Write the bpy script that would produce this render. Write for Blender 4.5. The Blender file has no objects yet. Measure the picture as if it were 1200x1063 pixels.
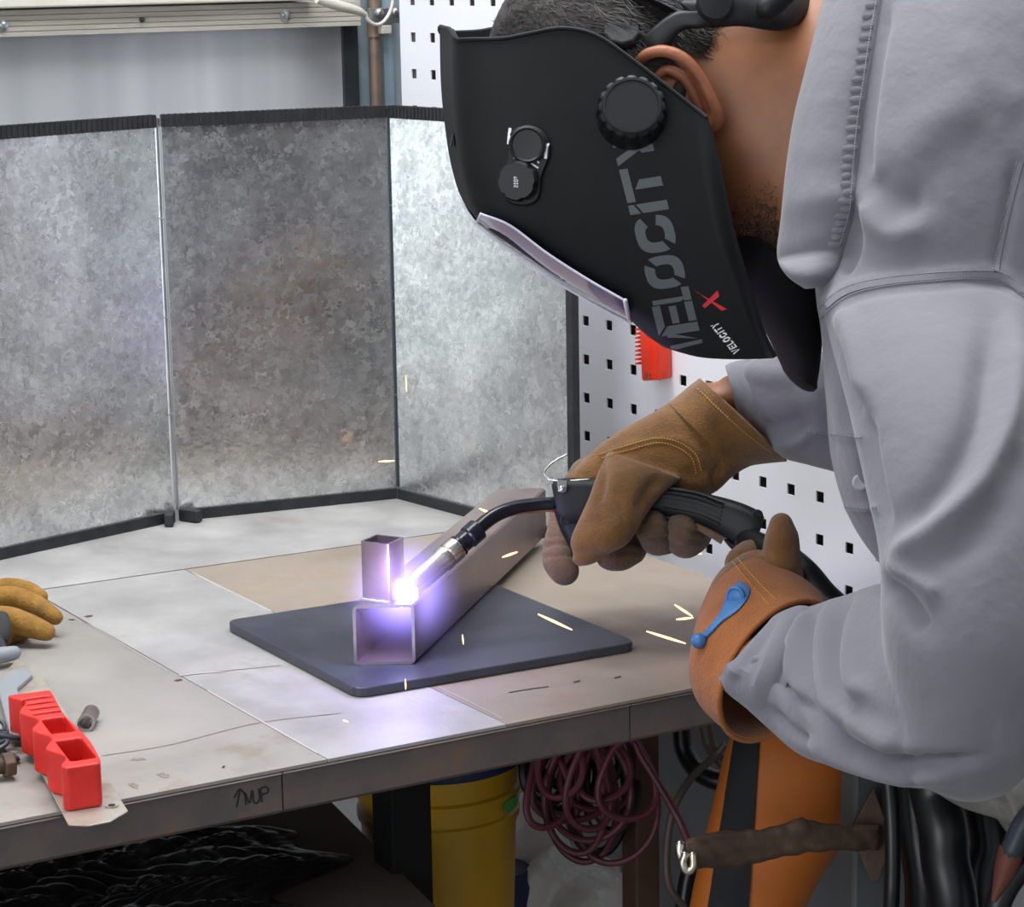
import bpy, bmesh, math, random
import numpy as np
from mathutils import Vector, Matrix
from mathutils.bvhtree import BVHTree

random.seed(7); rng = np.random.default_rng(7)
S = bpy.context.scene
COL = S.collection
# ------------------------------------------------------------------ camera
F = 2778.0; PIT = math.radians(11.8); ROLL = math.radians(1.0); CAMZ = 1.46; TZ = 0.90
_fw = np.array([0, math.cos(PIT), -math.sin(PIT)]); _u0 = np.array([0, math.sin(PIT), math.cos(PIT)]); _r0 = np.array([1., 0, 0])
_r = _r0*math.cos(ROLL) - _u0*math.sin(ROLL); _up = _u0*math.cos(ROLL) + _r0*math.sin(ROLL)
CAM = np.array([0, 0, CAMZ])
cam_data = bpy.data.cameras.new('camera'); cam_data.sensor_width = 36.0; cam_data.lens = 36.0*F/1200.0
cam_data.clip_start = 0.05; cam_data.clip_end = 60
cam = bpy.data.objects.new('camera', cam_data); COL.objects.link(cam)
M = Matrix((( _r[0], _up[0], -_fw[0], 0), (_r[1], _up[1], -_fw[1], 0), (_r[2], _up[2], -_fw[2], CAMZ), (0, 0, 0, 1)))
cam.matrix_world = M
cam_data.dof.use_dof = False
S.camera = cam
# ------------------------------------------------------------------ world and lights
S.view_settings.view_transform = 'Standard'; S.view_settings.look = 'None'
S.view_settings.gamma = 1.0; S.view_settings.use_curve_mapping = False
S.view_settings.exposure = 0.0
w = bpy.data.worlds.new('world'); S.world = w; w.use_nodes = True
w.node_tree.nodes['Background'].inputs[0].default_value = (0.86, 0.93, 1.0, 1)
w.node_tree.nodes['Background'].inputs[1].default_value = 0.52
def area_light(name, loc, target, sx, sy, power, col=(1, 1, 1)):
    l = bpy.data.lights.new(name, 'AREA'); l.shape = 'RECTANGLE'; l.size = sx; l.size_y = sy; l.energy = power; l.color = col
    o = bpy.data.objects.new(name, l); COL.objects.link(o); o.location = loc
    o.rotation_euler = (Vector(target)-Vector(loc)).to_track_quat('-Z', 'Y').to_euler()
    return o
area_light('ceiling_lamp_light', (-0.1, 1.75, 2.70), (-0.1, 1.75, 0), 2.4, 0.5, 42, (0.97, 0.98, 1.0))
area_light('ceiling_lamp_light', (0.4, 2.35, 2.70), (0.4, 2.35, 0), 1.6, 0.35, 26, (0.97, 0.98, 1.0))
area_light('ceiling_lamp_light', (-1.3, -0.6, 2.70), (-1.0, 0.0, 0), 2.4, 0.8, 28, (0.97, 0.98, 1.0))
area_light('rear_left_fill_light', (-2.3, -2.2, 1.35), (-0.1, 2.2, 1.1), 2.2, 1.9, 52, (0.93, 0.98, 1.0))  # unseen area light added behind camera-left to brighten the screen panels
# ------------------------------------------------------------------ pixel helpers (frame 1200 x 1063)
def ray(px, py): return _fw + (px-600)/F*_r - (py-531.5)/F*_up
def P(px, py, d): return CAM + ray(px, py)*d
def T(px, py, z=TZ):
    q = ray(px, py); return CAM + q*((z-CAMZ)/q[2])
def proj(V):
    v = np.asarray(V, float) - CAM; d = v@_fw
    return 600+F*(v@_r)/d, 531.5-F*(v@_up)/d, d
def nrm(v): v = np.asarray(v, float); return v/(np.linalg.norm(v)+1e-12)
def crom(pts, n):
    """Catmull-Rom through pts (any dimension) sampled at n+1 points"""
    p = np.asarray(pts, float); k = len(p)
    if k == 2: return np.array([p[0]+(p[1]-p[0])*t for t in np.linspace(0, 1, n+1)])
    q = np.vstack([2*p[0]-p[1], p, 2*p[-1]-p[-2]]); out = []
    for t in np.linspace(0, k-1-1e-9, n+1):
        i = int(t); f = t-i; a, b, c, d = q[i], q[i+1], q[i+2], q[i+3]
        out.append(.5*((2*b)+(-a+c)*f+(2*a-5*b+4*c-d)*f*f+(-a+3*b-3*c+d)*f**3))
    return np.array(out)
# ------------------------------------------------------------------ materials
def lin(c):
    if isinstance(c, str): c = [int(c[i:i+2], 16)/255 for i in (0, 2, 4)]
    return tuple((x/12.92 if x <= .04045 else ((x+.055)/1.055)**2.4) for x in c)+(1,)
def mat(name, col, rough=.5, metal=0., col2=None, nscale=8., ndet=4., bump=0., bscale=200., rvar=0., spec=.5, stretch=None, lo=.35, hi=.65,
        trans=0., sheen=0., coat=0., alpha=1., emit=None, estr=0., voro=0., bdist=.002, sss=0., stain=None):
    m = bpy.data.materials.new(name); m.use_nodes = True; nt = m.node_tree; b = nt.nodes['Principled BSDF']; L = nt.links.new
    b.inputs['Base Color'].default_value = lin(col); b.inputs['Roughness'].default_value = rough; b.inputs['Metallic'].default_value = metal
    b.inputs['Specular IOR Level'].default_value = spec; b.inputs['Transmission Weight'].default_value = trans
    b.inputs['Sheen Weight'].default_value = sheen; b.inputs['Coat Weight'].default_value = coat; b.inputs['Alpha'].default_value = alpha
    if sss: b.inputs['Subsurface Weight'].default_value = sss; b.inputs['Subsurface Radius'].default_value = (.01, .004, .002); b.inputs['Subsurface Scale'].default_value = .5
    if emit: b.inputs['Emission Color'].default_value = lin(emit); b.inputs['Emission Strength'].default_value = estr
    tc = nt.nodes.new('ShaderNodeTexCoord'); src = tc.outputs['Object']
    if stretch:
        mp = nt.nodes.new('ShaderNodeMapping'); mp.inputs['Scale'].default_value = stretch; L(src, mp.inputs[0]); src = mp.outputs[0]
    if col2 is not None:
        n = nt.nodes.new('ShaderNodeTexNoise'); n.inputs['Scale'].default_value = nscale; n.inputs['Detail'].default_value = ndet; n.inputs['Roughness'].default_value = .62
        L(src, n.inputs['Vector']); r = nt.nodes.new('ShaderNodeValToRGB')
        r.color_ramp.elements[0].position = lo; r.color_ramp.elements[1].position = hi
        r.color_ramp.elements[0].color = lin(col); r.color_ramp.elements[1].color = lin(col2)
        fac = n.outputs['Fac']
        if voro:
            v = nt.nodes.new('ShaderNodeTexVoronoi'); v.inputs['Scale'].default_value = voro
            n2 = nt.nodes.new('ShaderNodeTexNoise'); n2.inputs['Scale'].default_value = voro*.8; L(src, n2.inputs['Vector'])
            mx = nt.nodes.new('ShaderNodeMix'); mx.data_type = 'VECTOR'; mx.inputs['Factor'].default_value = .02
            L(src, mx.inputs[4]); L(n2.outputs['Color'], mx.inputs[5]); L(mx.outputs[1], v.inputs['Vector'])
            sep = nt.nodes.new('ShaderNodeSeparateColor'); L(v.outputs['Color'], sep.inputs[0])
            ma = nt.nodes.new('ShaderNodeMath'); ma.operation = 'MULTIPLY_ADD'; ma.inputs[1].default_value = .26
            mb = nt.nodes.new('ShaderNodeMath'); mb.operation = 'MULTIPLY_ADD'; mb.inputs[1].default_value = 1.; mb.inputs[2].default_value = -.12
            L(n.outputs['Fac'], mb.inputs[0]); L(sep.outputs[0], ma.inputs[0]); L(mb.outputs[0], ma.inputs[2]); fac = ma.outputs[0]
            rr = nt.nodes.new('ShaderNodeMapRange'); rr.inputs[3].default_value = rough-rvar; rr.inputs[4].default_value = rough+rvar
            L(sep.outputs[1], rr.inputs[0]); L(rr.outputs[0], b.inputs['Roughness'])
        elif rvar:
            rr = nt.nodes.new('ShaderNodeMapRange'); rr.inputs[1].default_value = .3; rr.inputs[2].default_value = .7
            rr.inputs[3].default_value = rough-rvar; rr.inputs[4].default_value = rough+rvar; L(n.outputs['Fac'], rr.inputs[0]); L(rr.outputs[0], b.inputs['Roughness'])
        L(fac, r.inputs['Fac']); L(r.outputs['Color'], b.inputs['Base Color'])
    if stain:
        sc_, ssc, slo, shi, amt = stain; old = b.inputs['Base Color'].links[0].from_socket
        ns = nt.nodes.new('ShaderNodeTexNoise'); ns.inputs['Scale'].default_value = ssc; ns.inputs['Detail'].default_value = 7; ns.inputs['Roughness'].default_value = .7; L(tc.outputs['Object'], ns.inputs['Vector'])
        sr = nt.nodes.new('ShaderNodeMapRange'); sr.inputs[1].default_value = slo; sr.inputs[2].default_value = shi; sr.inputs[4].default_value = amt; L(ns.outputs['Fac'], sr.inputs[0])
        sm_ = nt.nodes.new('ShaderNodeMix'); sm_.data_type = 'RGBA'; L(sr.outputs[0], sm_.inputs['Factor']); L(old, sm_.inputs[6]); sm_.inputs[7].default_value = lin(sc_); L(sm_.outputs[2], b.inputs['Base Color'])
    if bump:
        n3 = nt.nodes.new('ShaderNodeTexNoise'); n3.inputs['Scale'].default_value = bscale; n3.inputs['Detail'].default_value = 3; L(src, n3.inputs['Vector'])
        bp = nt.nodes.new('ShaderNodeBump'); bp.inputs['Strength'].default_value = bump; bp.inputs['Distance'].default_value = bdist
        L(n3.outputs['Fac'], bp.inputs['Height']); L(bp.outputs[0], b.inputs['Normal'])
    return m
MT = dict(
    galv=mat('galvanised_steel', 'a9acad', .23, .88, 'f2f4f4', 16, 5, .10, 130, rvar=.08, voro=170, lo=.2, hi=.85),
    galv_edge=mat('hinge_steel', 'b4b6bb', .28, .95, 'd0d2d4', 30),
    rubber=mat('black_rubber', '17191d', .55, 0, '25272b', 60, bump=.3, bscale=500),
    table=mat('worn_table_steel', '86827c', .56, .15, '9d9892', 6, 6, .1, 300, rvar=.1, lo=.3, hi=.7, spec=.4, stain=('75604c', 8, .56, .70, .55)),
    table2=mat('scuffed_table_steel', '8a8886', .54, .18, 'aaa8a6', 9, 6, .1, 300, rvar=.1, lo=.3, hi=.7, spec=.4, stain=('776757', 7, .58, .72, .4)),
    table3=mat('rust_tinted_table_steel', '877b6d', .56, .15, '9b9186', 7, 6, .1, 300, rvar=.1, lo=.3, hi=.7, spec=.4, stain=('80644a', 7, .5, .68, .5)),
    stain=mat('rust_stain', '77695c', .6, .2, '8d8378', 60, lo=.3, hi=.7), pit=mat('dark_pit', '3d342e', .7), scratch=mat('bright_scratch', 'b4b1ad', .45, .2),
    apron=mat('rusty_mill_steel', '5f5757', .46, .35, '77685d', 14, 6, .2, 200, rvar=.1, lo=.4, hi=.72, stain=('8a5a3c', 22, .56, .70, .6)),
    plate=mat('mill_scale_plate', '494c57', .40, .55, '565964', 12, 4, .05, 250, rvar=.06),
    plate_edge=mat('plate_cut_edge', '5c5f66', .3, .8, '3f4146', 40),
    tube=mat('mill_steel_tube', '7d6f6e', .38, .7, '93827e', 18, 4, .05, 300, rvar=.06),
    tube_cut=mat('sawn_steel_edge', 'c4c2c0', .25, .9),
    peg=mat('white_powder_coat', 'e6e7ee', .38, 0, 'eceef2', 3),
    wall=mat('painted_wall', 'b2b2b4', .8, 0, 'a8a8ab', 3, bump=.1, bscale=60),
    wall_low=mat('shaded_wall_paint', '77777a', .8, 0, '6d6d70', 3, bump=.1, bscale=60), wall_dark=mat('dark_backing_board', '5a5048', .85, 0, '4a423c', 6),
    ceil=mat('ceiling_paint', 'cfcfd0', .9), floor=mat('concrete', '6c6a68', .75, 0, '7d7b78', 5, bump=.15, bscale=80),
    sheet=mat('brushed_sheet', 'b4b7ba', .36, .3, 'c8cacc', 2.2, 2, stretch=(7, 7, .25), rvar=.05),
    rail=mat('weathered_rail', 'aaa498', .5, .1, 'c6c0b5', 6, 5, .2, 60, stretch=(1, 1, 14)),
    cream=mat('cream_plastic', 'd2cfc2', .5, 0, 'c4c0b4', 12),
    strut=mat('zinc_strut', '9fb2be', .38, .5, 'b7c5cd', 12, 3),
    pipe=mat('rusty_pipe', '7b6a5e', .5, .4, '92796a', 25, 5), dark=mat('dark_steel', '3a4146', .45, .4),
    bolt=mat('zinc_bolt', 'b6b8ba', .3, .9), yellow_w=mat('yellow_painted_wood', 'd9ab55', .5, 0, 'cf9c45', 20),
    tape=mat('grey_tape', 'b3aca6', .6), orange=mat('orange_plastic', 'f03c18', .35, 0, 'e63212', 30),
    helmet=mat('black_helmet_shell', '0e0f11', .6, 0, '121315', 40, bump=.06, bscale=900, bdist=.0006, spec=.22),
    helmet_in=mat('helmet_black_parts', '0d0e10', .5, 0, '131417', 60, spec=.3),
    knob=mat('knob_black', '121316', .45, spec=.35), grey_print=mat('grey_print', '4d5256', .5), white_print=mat('white_print', 'dfe2e6', .5), red_print=mat('red_print', 'c8202c', .45),
    lens=mat('violet_lens', '3b3282', .12, .5, coat=1.), lens_rim=mat('clear_lens_rim', 'd5d3e2', .2, .0, coat=.6),
    skin=mat('skin', '94603e', .5, 0, '7e4f32', 22, 6, .12, 260, sss=.12, bdist=.001), ear=mat('ear_skin', '9c6040', .48, 0, '875035', 40, sss=.15),
    hair=mat('black_hair', '1b1716', .5, 0, '3b322d', 60, lo=.45, hi=.8), beard=mat('beard', '1d1613', .7, 0, '3a2c24', 90),
    shirt=mat('grey_work_cloth', '6a6971', .85, 0, '717078', 5, 4, .30, 75, sheen=.25, bdist=.0035),
    shirt_in=mat('shirt_lining', '5d5c64', .9), thread=mat('shirt_thread', '85848e', .85), button=mat('shirt_button', 'a5a4ac', .4),
    trousers=mat('dark_trousers', '32343c', .9, 0, '3a3c44', 20),
    suede=mat('brown_suede', '5a3c1c', .92, 0, '845a25', 38, 8, .8, 520, sheen=.2, lo=.3, hi=.7, bdist=.0016, stain=('4a3a2c', 20, .5, .68, .6)),
    suede_o=mat('orange_suede', '84481a', .9, 0, 'a5611f', 34, 8, .8, 520, sheen=.15, lo=.3, hi=.7, bdist=.0016, stain=('6f4a34', 16, .52, .70, .6)),
    suede_d=mat('burnt_suede', '54443a', .92, 0, '7a5d45', 45, 8, .8, 520, sheen=.2, lo=.3, hi=.7, bdist=.0016, stain=('6b4038', 30, .5, .66, .5)),
    stitch=mat('tan_thread', 'b98f4c', .8), blue=mat('blue_plastic', '2b639e', .42, 0, '3a74ad', 40),
    torch=mat('black_torch_plastic', '17181b', .5, 0, '1d1e21', 40, spec=.3), neck=mat('black_neck_sleeve', '15161c', .22, 0, '1d1f27', 60),
    copper=mat('copper', 'c88a60', .28, .95), nozzle=mat('nickel_nozzle', 'e2dbd1', .27, 1., 'c4b7a5', 35, rvar=.05),
    chrome=mat('chrome_wire', 'c9cac8', .16, 1.), hole=mat('screw_hole_black', '0b0b0d', .6),
    cable=mat('black_cable', '0f1013', .36, 0, '15161a', 30), bucket=mat('yellow_bucket', 'c79a18', .42, 0, 'b98c14', 6), blue_lid=mat('blue_lid', '1c2b4e', .45),
    green=mat('green_sticker', '3fae4a', .5), cord_red=mat('red_cord', '5a2230', .55, 0, '481a26', 12), cord_brown=mat('grey_brown_cord', '4a413b', .55),
    leg_black=mat('black_painted_steel', '0b0b0d', .6, 0, spec=.2), leg_rust=mat('rusty_leg', '4c3a31', .6, .2, '5c4337', 12),
    film=mat('black_film', '0c0d0e', .22, 0, '18191a', 8), board=mat('brown_board', '443a34', .75, 0, '4e433c', 12),
    bag=mat('milky_plastic_bag', 'd6d5d2', .32, 0, 'c6c5c2', 6, bump=.9, bscale=38, bdist=.008), bag2=mat('clear_plastic_bag', '8d8a84', .28, 0, '9c9892', 5, trans=.35, bump=.9, bscale=45, bdist=.006),
    leather=mat('orange_leather', 'b8641a', .62, 0, 'a4561a', 8, 4, .15, 300), strap=mat('black_webbing', '0f0f11', .8),
    post=mat('grey_painted_post', '555b5d', .55, .1, '4c5153', 8), rust=mat('heavy_rust', '463730', .68, .3, '6b5340', 26, 6, .5, 120, lo=.4, hi=.75),
    red_grip=mat('red_plastic_grip', 'd42820', .5, 0, 'c3201a', 40, bump=.2, bscale=500), blade=mat('worn_zinc_strip', 'b3ada2', .4, .5, '8d7155', 22, 5, lo=.5, hi=.75),
    greybar=mat('grey_grip', '8b8f93', .5, .2), yglove=mat('yellow_work_glove', '76531a', .9, 0, '9c7430', 45, 7, .7, 420, lo=.3, hi=.7, bdist=.0016, stain=('5e4a2a', 40, .52, .66, .6)),
    ycuff=mat('dark_knit_cuff', '2b2b2e', .9), marker=mat('black_marker', '1f1a1c', .7), bristle=mat('copper_bristle', '6a3c30', .6, .3),
)
def emission(name, col, s):
    m = bpy.data.materials.new(name); m.use_nodes = True; nt = m.node_tree; nt.nodes.clear()
    e = nt.nodes.new('ShaderNodeEmission'); e.inputs[0].default_value = (*col, 1); e.inputs[1].default_value = s
    o = nt.nodes.new('ShaderNodeOutputMaterial'); nt.links.new(e.outputs[0], o.inputs[0]); return m
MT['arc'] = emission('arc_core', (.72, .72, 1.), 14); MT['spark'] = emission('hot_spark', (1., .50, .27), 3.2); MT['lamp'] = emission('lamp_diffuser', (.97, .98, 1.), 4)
# ------------------------------------------------------------------ mesh helpers
class MB:
    def __init__(s): s.v = []; s.f = []
    def add(s, v, f):
        n = len(s.v); s.v += [tuple(map(float, p)) for p in v]; s.f += [tuple(i+n for i in q) for q in f]; return s
    def bvh(s): return BVHTree.FromPolygons([Vector(p) for p in s.v], s.f)
def tag(o, label=None, cat=None, group=None, kind=None):
    if label: o['label'] = label
    if cat: o['category'] = cat
    if group: o['group'] = group
    if kind: o['kind'] = kind
    return o
def empty(name, loc, label, cat, group=None):
    o = bpy.data.objects.new(name, None); COL.objects.link(o); o.location = Vector(loc); o.empty_display_size = .05
    return tag(o, label, cat, group)
def link(name, me, parent=None):
    o = bpy.data.objects.new(name, me); COL.objects.link(o)
    if parent is not None:
        o.parent = parent
        o.matrix_parent_inverse = parent.matrix_basis.inverted()   # a part's world matrix equals its basis
    return o
def build(name, mb, m, parent=None, smooth=True, bevel=0., sub=0, solid=0., auto=40, offs=0., bseg=2):
    """links a builder as one mesh; geometry is in world space, the origin stays with the thing"""
    me = bpy.data.meshes.new(name); me.from_pydata(mb.v, [], mb.f); me.validate()
    bm = bmesh.new(); bm.from_mesh(me)
    bmesh.ops.delete(bm, geom=[q for q in bm.verts if not q.link_faces], context='VERTS'); bmesh.ops.remove_doubles(bm, verts=bm.verts, dist=1e-6); bmesh.ops.recalc_face_normals(bm, faces=bm.faces)
    bm.to_mesh(me); bm.free()
    o = bpy.data.objects.new(name, me); COL.objects.link(o)
    if solid: md = o.modifiers.new('s', 'SOLIDIFY'); md.thickness = solid; md.offset = offs
    if bevel: md = o.modifiers.new('b', 'BEVEL'); md.width = bevel; md.segments = bseg; md.limit_method = 'ANGLE'; md.angle_limit = math.radians(35)
    if sub: md = o.modifiers.new('u', 'SUBSURF'); md.levels = sub; md.render_levels = sub
    me2 = bake(o); bpy.data.objects.remove(o); me2.name = name
    me2.materials.clear(); me2.materials.append(MT[m] if isinstance(m, str) else m)
    if smooth:
        for p in me2.polygons: p.use_smooth = True
        me2.set_sharp_from_angle(angle=math.radians(auto))
    return center(link(name, me2, parent))
def center(o):
    """moves the origin to the mesh centre so that object-space materials and boxes behave"""
    me = o.data; n = len(me.vertices)
    if n == 0: return o
    co = np.empty(n*3); me.vertices.foreach_get('co', co); co = co.reshape(-1, 3); c = (co.min(0)+co.max(0))/2
    me.transform(Matrix.Translation(Vector(-c))); o.location = Vector(c); return o
def bake(o):
    dg = bpy.context.evaluated_depsgraph_get(); dg.update(); return bpy.data.meshes.new_from_object(o.evaluated_get(dg), depsgraph=dg)
def remesh(mb, vox, smooth=4, factor=.5):
    me = bpy.data.meshes.new('tmp'); me.from_pydata(mb.v, [], mb.f); me.validate()
    bm = bmesh.new(); bm.from_mesh(me); bmesh.ops.recalc_face_normals(bm, faces=bm.faces); bm.to_mesh(me); bm.free()
    o = bpy.data.objects.new('tmp', me); COL.objects.link(o)
    md = o.modifiers.new('r', 'REMESH'); md.mode = 'VOXEL'; md.voxel_size = vox; md.use_smooth_shade = True
    if smooth: md = o.modifiers.new('s', 'SMOOTH'); md.factor = factor; md.iterations = smooth
    me2 = bake(o); bpy.data.objects.remove(o); bpy.data.meshes.remove(me); return me2
def obv(o):
    return BVHTree.FromPolygons([v.co+o.location for v in o.data.vertices], [tuple(p.vertices) for p in o.data.polygons])
def mesh_bvh(me):
    return BVHTree.FromPolygons([v.co.copy() for v in me.vertices], [tuple(p.vertices) for p in me.polygons])
def hit(bv, px, py, off=.0005):
    q = Vector(nrm(ray(px, py))); r = bv.ray_cast(Vector(CAM), q)
    if r[0] is None: return None
    n = r[1];
    if n.dot(q) > 0: n = -n
    return np.array(r[0]+n*off)
def box(c, x, y, z):
    """box from centre and three half vectors"""
    c, x, y, z = map(lambda a: np.asarray(a, float), (c, x, y, z))
    v = [c+sx*x+sy*y+sz*z for sz in (-1, 1) for sy in (-1, 1) for sx in (-1, 1)]
    return v, [(0, 1, 3, 2), (4, 6, 7, 5), (0, 4, 5, 1), (2, 3, 7, 6), (0, 2, 6, 4), (1, 5, 7, 3)]
def prism(pts, vec):
    """polygon (list of 3-D points) swept along vec"""
    n = len(pts); a = [np.asarray(p, float) for p in pts]; b = [p+np.asarray(vec) for p in a]
    f = [tuple(range(n)), tuple(range(2*n-1, n-1, -1))]+[(i, (i+1) % n, n+(i+1) % n, n+i) for i in range(n)]
    return a+b, f
def rings_mesh(R, cap=True, closed=True):
    n = len(R[0]); v = [p for r in R for p in r]; f = []
    for k in range(len(R)-1):
        for i in range(n if closed else n-1):
            j = (i+1) % n; f.append((k*n+i, k*n+j, (k+1)*n+j, (k+1)*n+i))
    if cap:
        f.append(tuple(range(n-1, -1, -1))); f.append(tuple((len(R)-1)*n+i for i in range(n)))
    return v, f
def tube(pts, r, n=12, caps=True, rnd=False, steps=None):
    """tube along 3-D points; r is one radius or one per point"""
    p = np.asarray(pts, float); rr = np.full(len(p), r) if np.isscalar(r) else np.asarray(r, float)
    if steps: q = crom(np.column_stack([p, rr]), steps); p, rr = q[:, :3], q[:, 3]
    t = np.gradient(p, axis=0); t = t/np.linalg.norm(t, axis=1)[:, None]
    a = nrm(np.cross(t[0], [.3, .5, .81])); R = []
    if rnd:
        for al in (85, 60, 30): R.append((p[0]-t[0]*rr[0]*math.sin(math.radians(al)), rr[0]*math.cos(math.radians(al)), t[0]))
    for i in range(len(p)): R.append((p[i], rr[i], t[i]))
    if rnd:
        for al in (30, 60, 85): R.append((p[-1]+t[-1]*rr[-1]*math.sin(math.radians(al)), rr[-1]*math.cos(math.radians(al)), t[-1]))
    out = []
    for c, ra, tt in R:
        a = nrm(a-tt*(a@tt)); b = np.cross(tt, a)
        out.append([c+ra*(a*math.cos(h)+b*math.sin(h)) for h in np.linspace(0, 2*math.pi, n, endpoint=False)])
    return rings_mesh(out, caps)
def ptube(pp, r, **k): return tube([P(*q) for q in pp], r, **k)
def sil(st, N=32, steps=30, e=2., r0=False, r1=False, caps=True):
    """loft whose silhouette passes through pixel pairs: station = ax,ay,bx,by,depth,thickness"""
    q = crom(st, steps); C = []
    for ax, ay, bx, by, d, th in q:
        A, B = P(ax, ay, d), P(bx, by, d); c = (A+B)/2; C.append((c, (B-A)/2, nrm(ray((ax+bx)/2, (ay+by)/2))*th/2))
    def rg(c, w, v, s=1.):
        o = []
        for h in np.linspace(0, 2*math.pi, N, endpoint=False):
            cx, sx = math.cos(h), math.sin(h); k = 2/e
            o.append(c+s*(w*math.copysign(abs(cx)**k, cx)+v*math.copysign(abs(sx)**k, sx)))
        return o
    R = [rg(*x) for x in C]
    def ends(i, j):
        t = nrm(C[i][0]-C[j][0]); ra = min(np.linalg.norm(C[i][1]), np.linalg.norm(C[i][2]))*.9
        return [rg(C[i][0]+t*ra*math.sin(math.radians(a)), C[i][1], C[i][2], math.cos(math.radians(a))) for a in (25, 50, 70, 85)]
    if r0: R = ends(0, 1)[::-1]+R
    if r1: R = R+ends(-1, -2)
    return rings_mesh(R, caps)
def ellipsoid(c, x, y, z, nu=32, nv=20):
    R = []
    for a in np.linspace(-math.pi/2+.03, math.pi/2-.03, nv):
        R.append([np.asarray(c)+math.cos(a)*(np.asarray(x)*math.cos(b)+np.asarray(y)*math.sin(b))+np.asarray(z)*math.sin(a) for b in np.linspace(0, 2*math.pi, nu, endpoint=False)])
    return rings_mesh(R)
def cyl(c, ax, r, h, n=24, r2=None):
    ax = nrm(ax); a = nrm(np.cross(ax, [.31, .52, .79])); b = np.cross(ax, a); r2 = r if r2 is None else r2
    return rings_mesh([[np.asarray(c)+ax*z+q*(a*math.cos(t)+b*math.sin(t)) for t in np.linspace(0, 2*math.pi, n, endpoint=False)] for z, q in ((0, r), (h, r2))])
def lathe(c, ax, prof, n=32, caps=True):
    ax = nrm(ax); a = nrm(np.cross(ax, [.31, .52, .79])); b = np.cross(ax, a)
    return rings_mesh([[np.asarray(c)+ax*z+q*(a*math.cos(t)+b*math.sin(t)) for t in np.linspace(0, 2*math.pi, n, endpoint=False)] for q, z in prof], caps)
def displace(me, folds, noise=0., nsc=9., face=True):
    """sculpts cloth: every fold = pixel polyline, width in pixels, height in metres (along the surface normal)"""
    n = len(me.vertices); co = np.empty(n*3); me.vertices.foreach_get('co', co); co = co.reshape(-1, 3)
    no = np.empty(n*3); me.vertices.foreach_get('normal', no); no = no.reshape(-1, 3)
    v = co-CAM; d = v@_fw; X = 600+F*(v@_r)/d; Y = 531.5-F*(v@_up)/d
    facing = np.clip(-(no*(v/np.linalg.norm(v, axis=1)[:, None])).sum(1)*1.6+.1, 0, 1)
    amp = np.zeros(n)
    for pts, wd, h in folds:
        q = crom(pts, 24); best = np.full(n, 1e9); s = np.zeros(n)
        for i in range(len(q)-1):
            a, b = q[i], q[i+1]; ab = b-a; L2 = ab@ab+1e-9
            t = np.clip(((X-a[0])*ab[0]+(Y-a[1])*ab[1])/L2, 0, 1); dd = np.hypot(X-a[0]-t*ab[0], Y-a[1]-t*ab[1])
            m = dd < best; best[m] = dd[m]; s[m] = (i+t[m])/(len(q)-1)
        fade = np.clip(np.minimum(s, 1-s)*5+.25, 0, 1)
        amp += h*np.exp(-(best/wd)**2)*fade
    if face: amp *= facing
    if noise:
        ph = rng.uniform(0, 6.28, (6, 3)); fr = rng.normal(0, nsc, (6, 3)); nn = np.zeros(n)
        for k in range(6): nn += np.sin(co@fr[k]+ph[k, 0])
        amp += noise*nn/3
    co = co+no*amp[:, None]; me.vertices.foreach_set('co', co.ravel()); me.update()
def put(name, me, m, parent):
    me.name = name; me.materials.clear(); me.materials.append(MT[m])
    for p in me.polygons: p.use_smooth = True
    return center(link(name, me, parent))
def stroke(bv, pts, wpx, off=.0006, steps=None, th=.0006):
    """thin raised ribbon that follows a surface: flat print, marker or stitching"""
    q = crom(pts, steps or max(4, len(pts)*4)); t = np.gradient(q, axis=0); t /= np.linalg.norm(t, axis=1)[:, None]+1e-9
    mb = MB(); R = []
    for p, tt in zip(q, t):
        n = np.array([-tt[1], tt[0]])*wpx/2
        a, b = hit(bv, *(p-n), off), hit(bv, *(p+n), off)
        if a is None or b is None: continue
        R.append([a, b])
    if len(R) > 1: mb.add(*rings_mesh(R, False, False))
    return mb
def struct(name, mb, m, **k): return tag(build(name, mb, m, smooth=k.pop('smooth', False), **k), kind='structure')
# ================================================================== ROOM
UA = math.radians(30.); U = np.array([math.cos(UA), math.sin(UA), 0]); UP = np.array([0, 0, 1.])
WA = math.radians(-56.); WD = np.array([math.cos(WA), math.sin(WA), 0]); WN = np.array([-math.sin(WA), math.cos(WA), 0])   # peg wall: direction, away from camera
PB = P(687, 376, 2.42)                                                    # a hole of the pegboard
def pegpt(u, z, off=0.): q = PB+WD*u+WN*off; return np.array([q[0], q[1], z])
mb = MB(); mb.add(*box((0, 0, -.05), (4, 0, 0), (0, 4, 0), (0, 0, .05))); struct('floor', mb, 'floor')
mb = MB(); mb.add(*box((0, .5, 2.85), (4, 0, 0), (0, 3.5, 0), (0, 0, .05))); struct('ceiling', mb, 'ceil')
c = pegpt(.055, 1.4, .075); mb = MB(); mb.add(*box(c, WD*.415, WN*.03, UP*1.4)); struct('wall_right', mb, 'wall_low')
c = pegpt(.47, 1.4, .545); mb = MB(); mb.add(*box(c, WD*.03, WN*.50, UP*1.4)); struct('wall_recess', mb, 'wall')
c = pegpt(1.78, 1.4, 1.075); mb = MB(); mb.add(*box(c, WD*1.26, WN*.03, UP*1.4)); struct('wall_far', mb, 'wall')
KX = P(452, 130, 2.80); KX[2] = 0
c = KX-U*1.5+np.array([-.5, .866, 0])*.06; c[2] = 1.4; mb = MB(); mb.add(*box(c, U*1.62, np.array([-.5, .866, 0])*.03, UP*1.4)); struct('wall_back', mb, 'wall')
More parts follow.
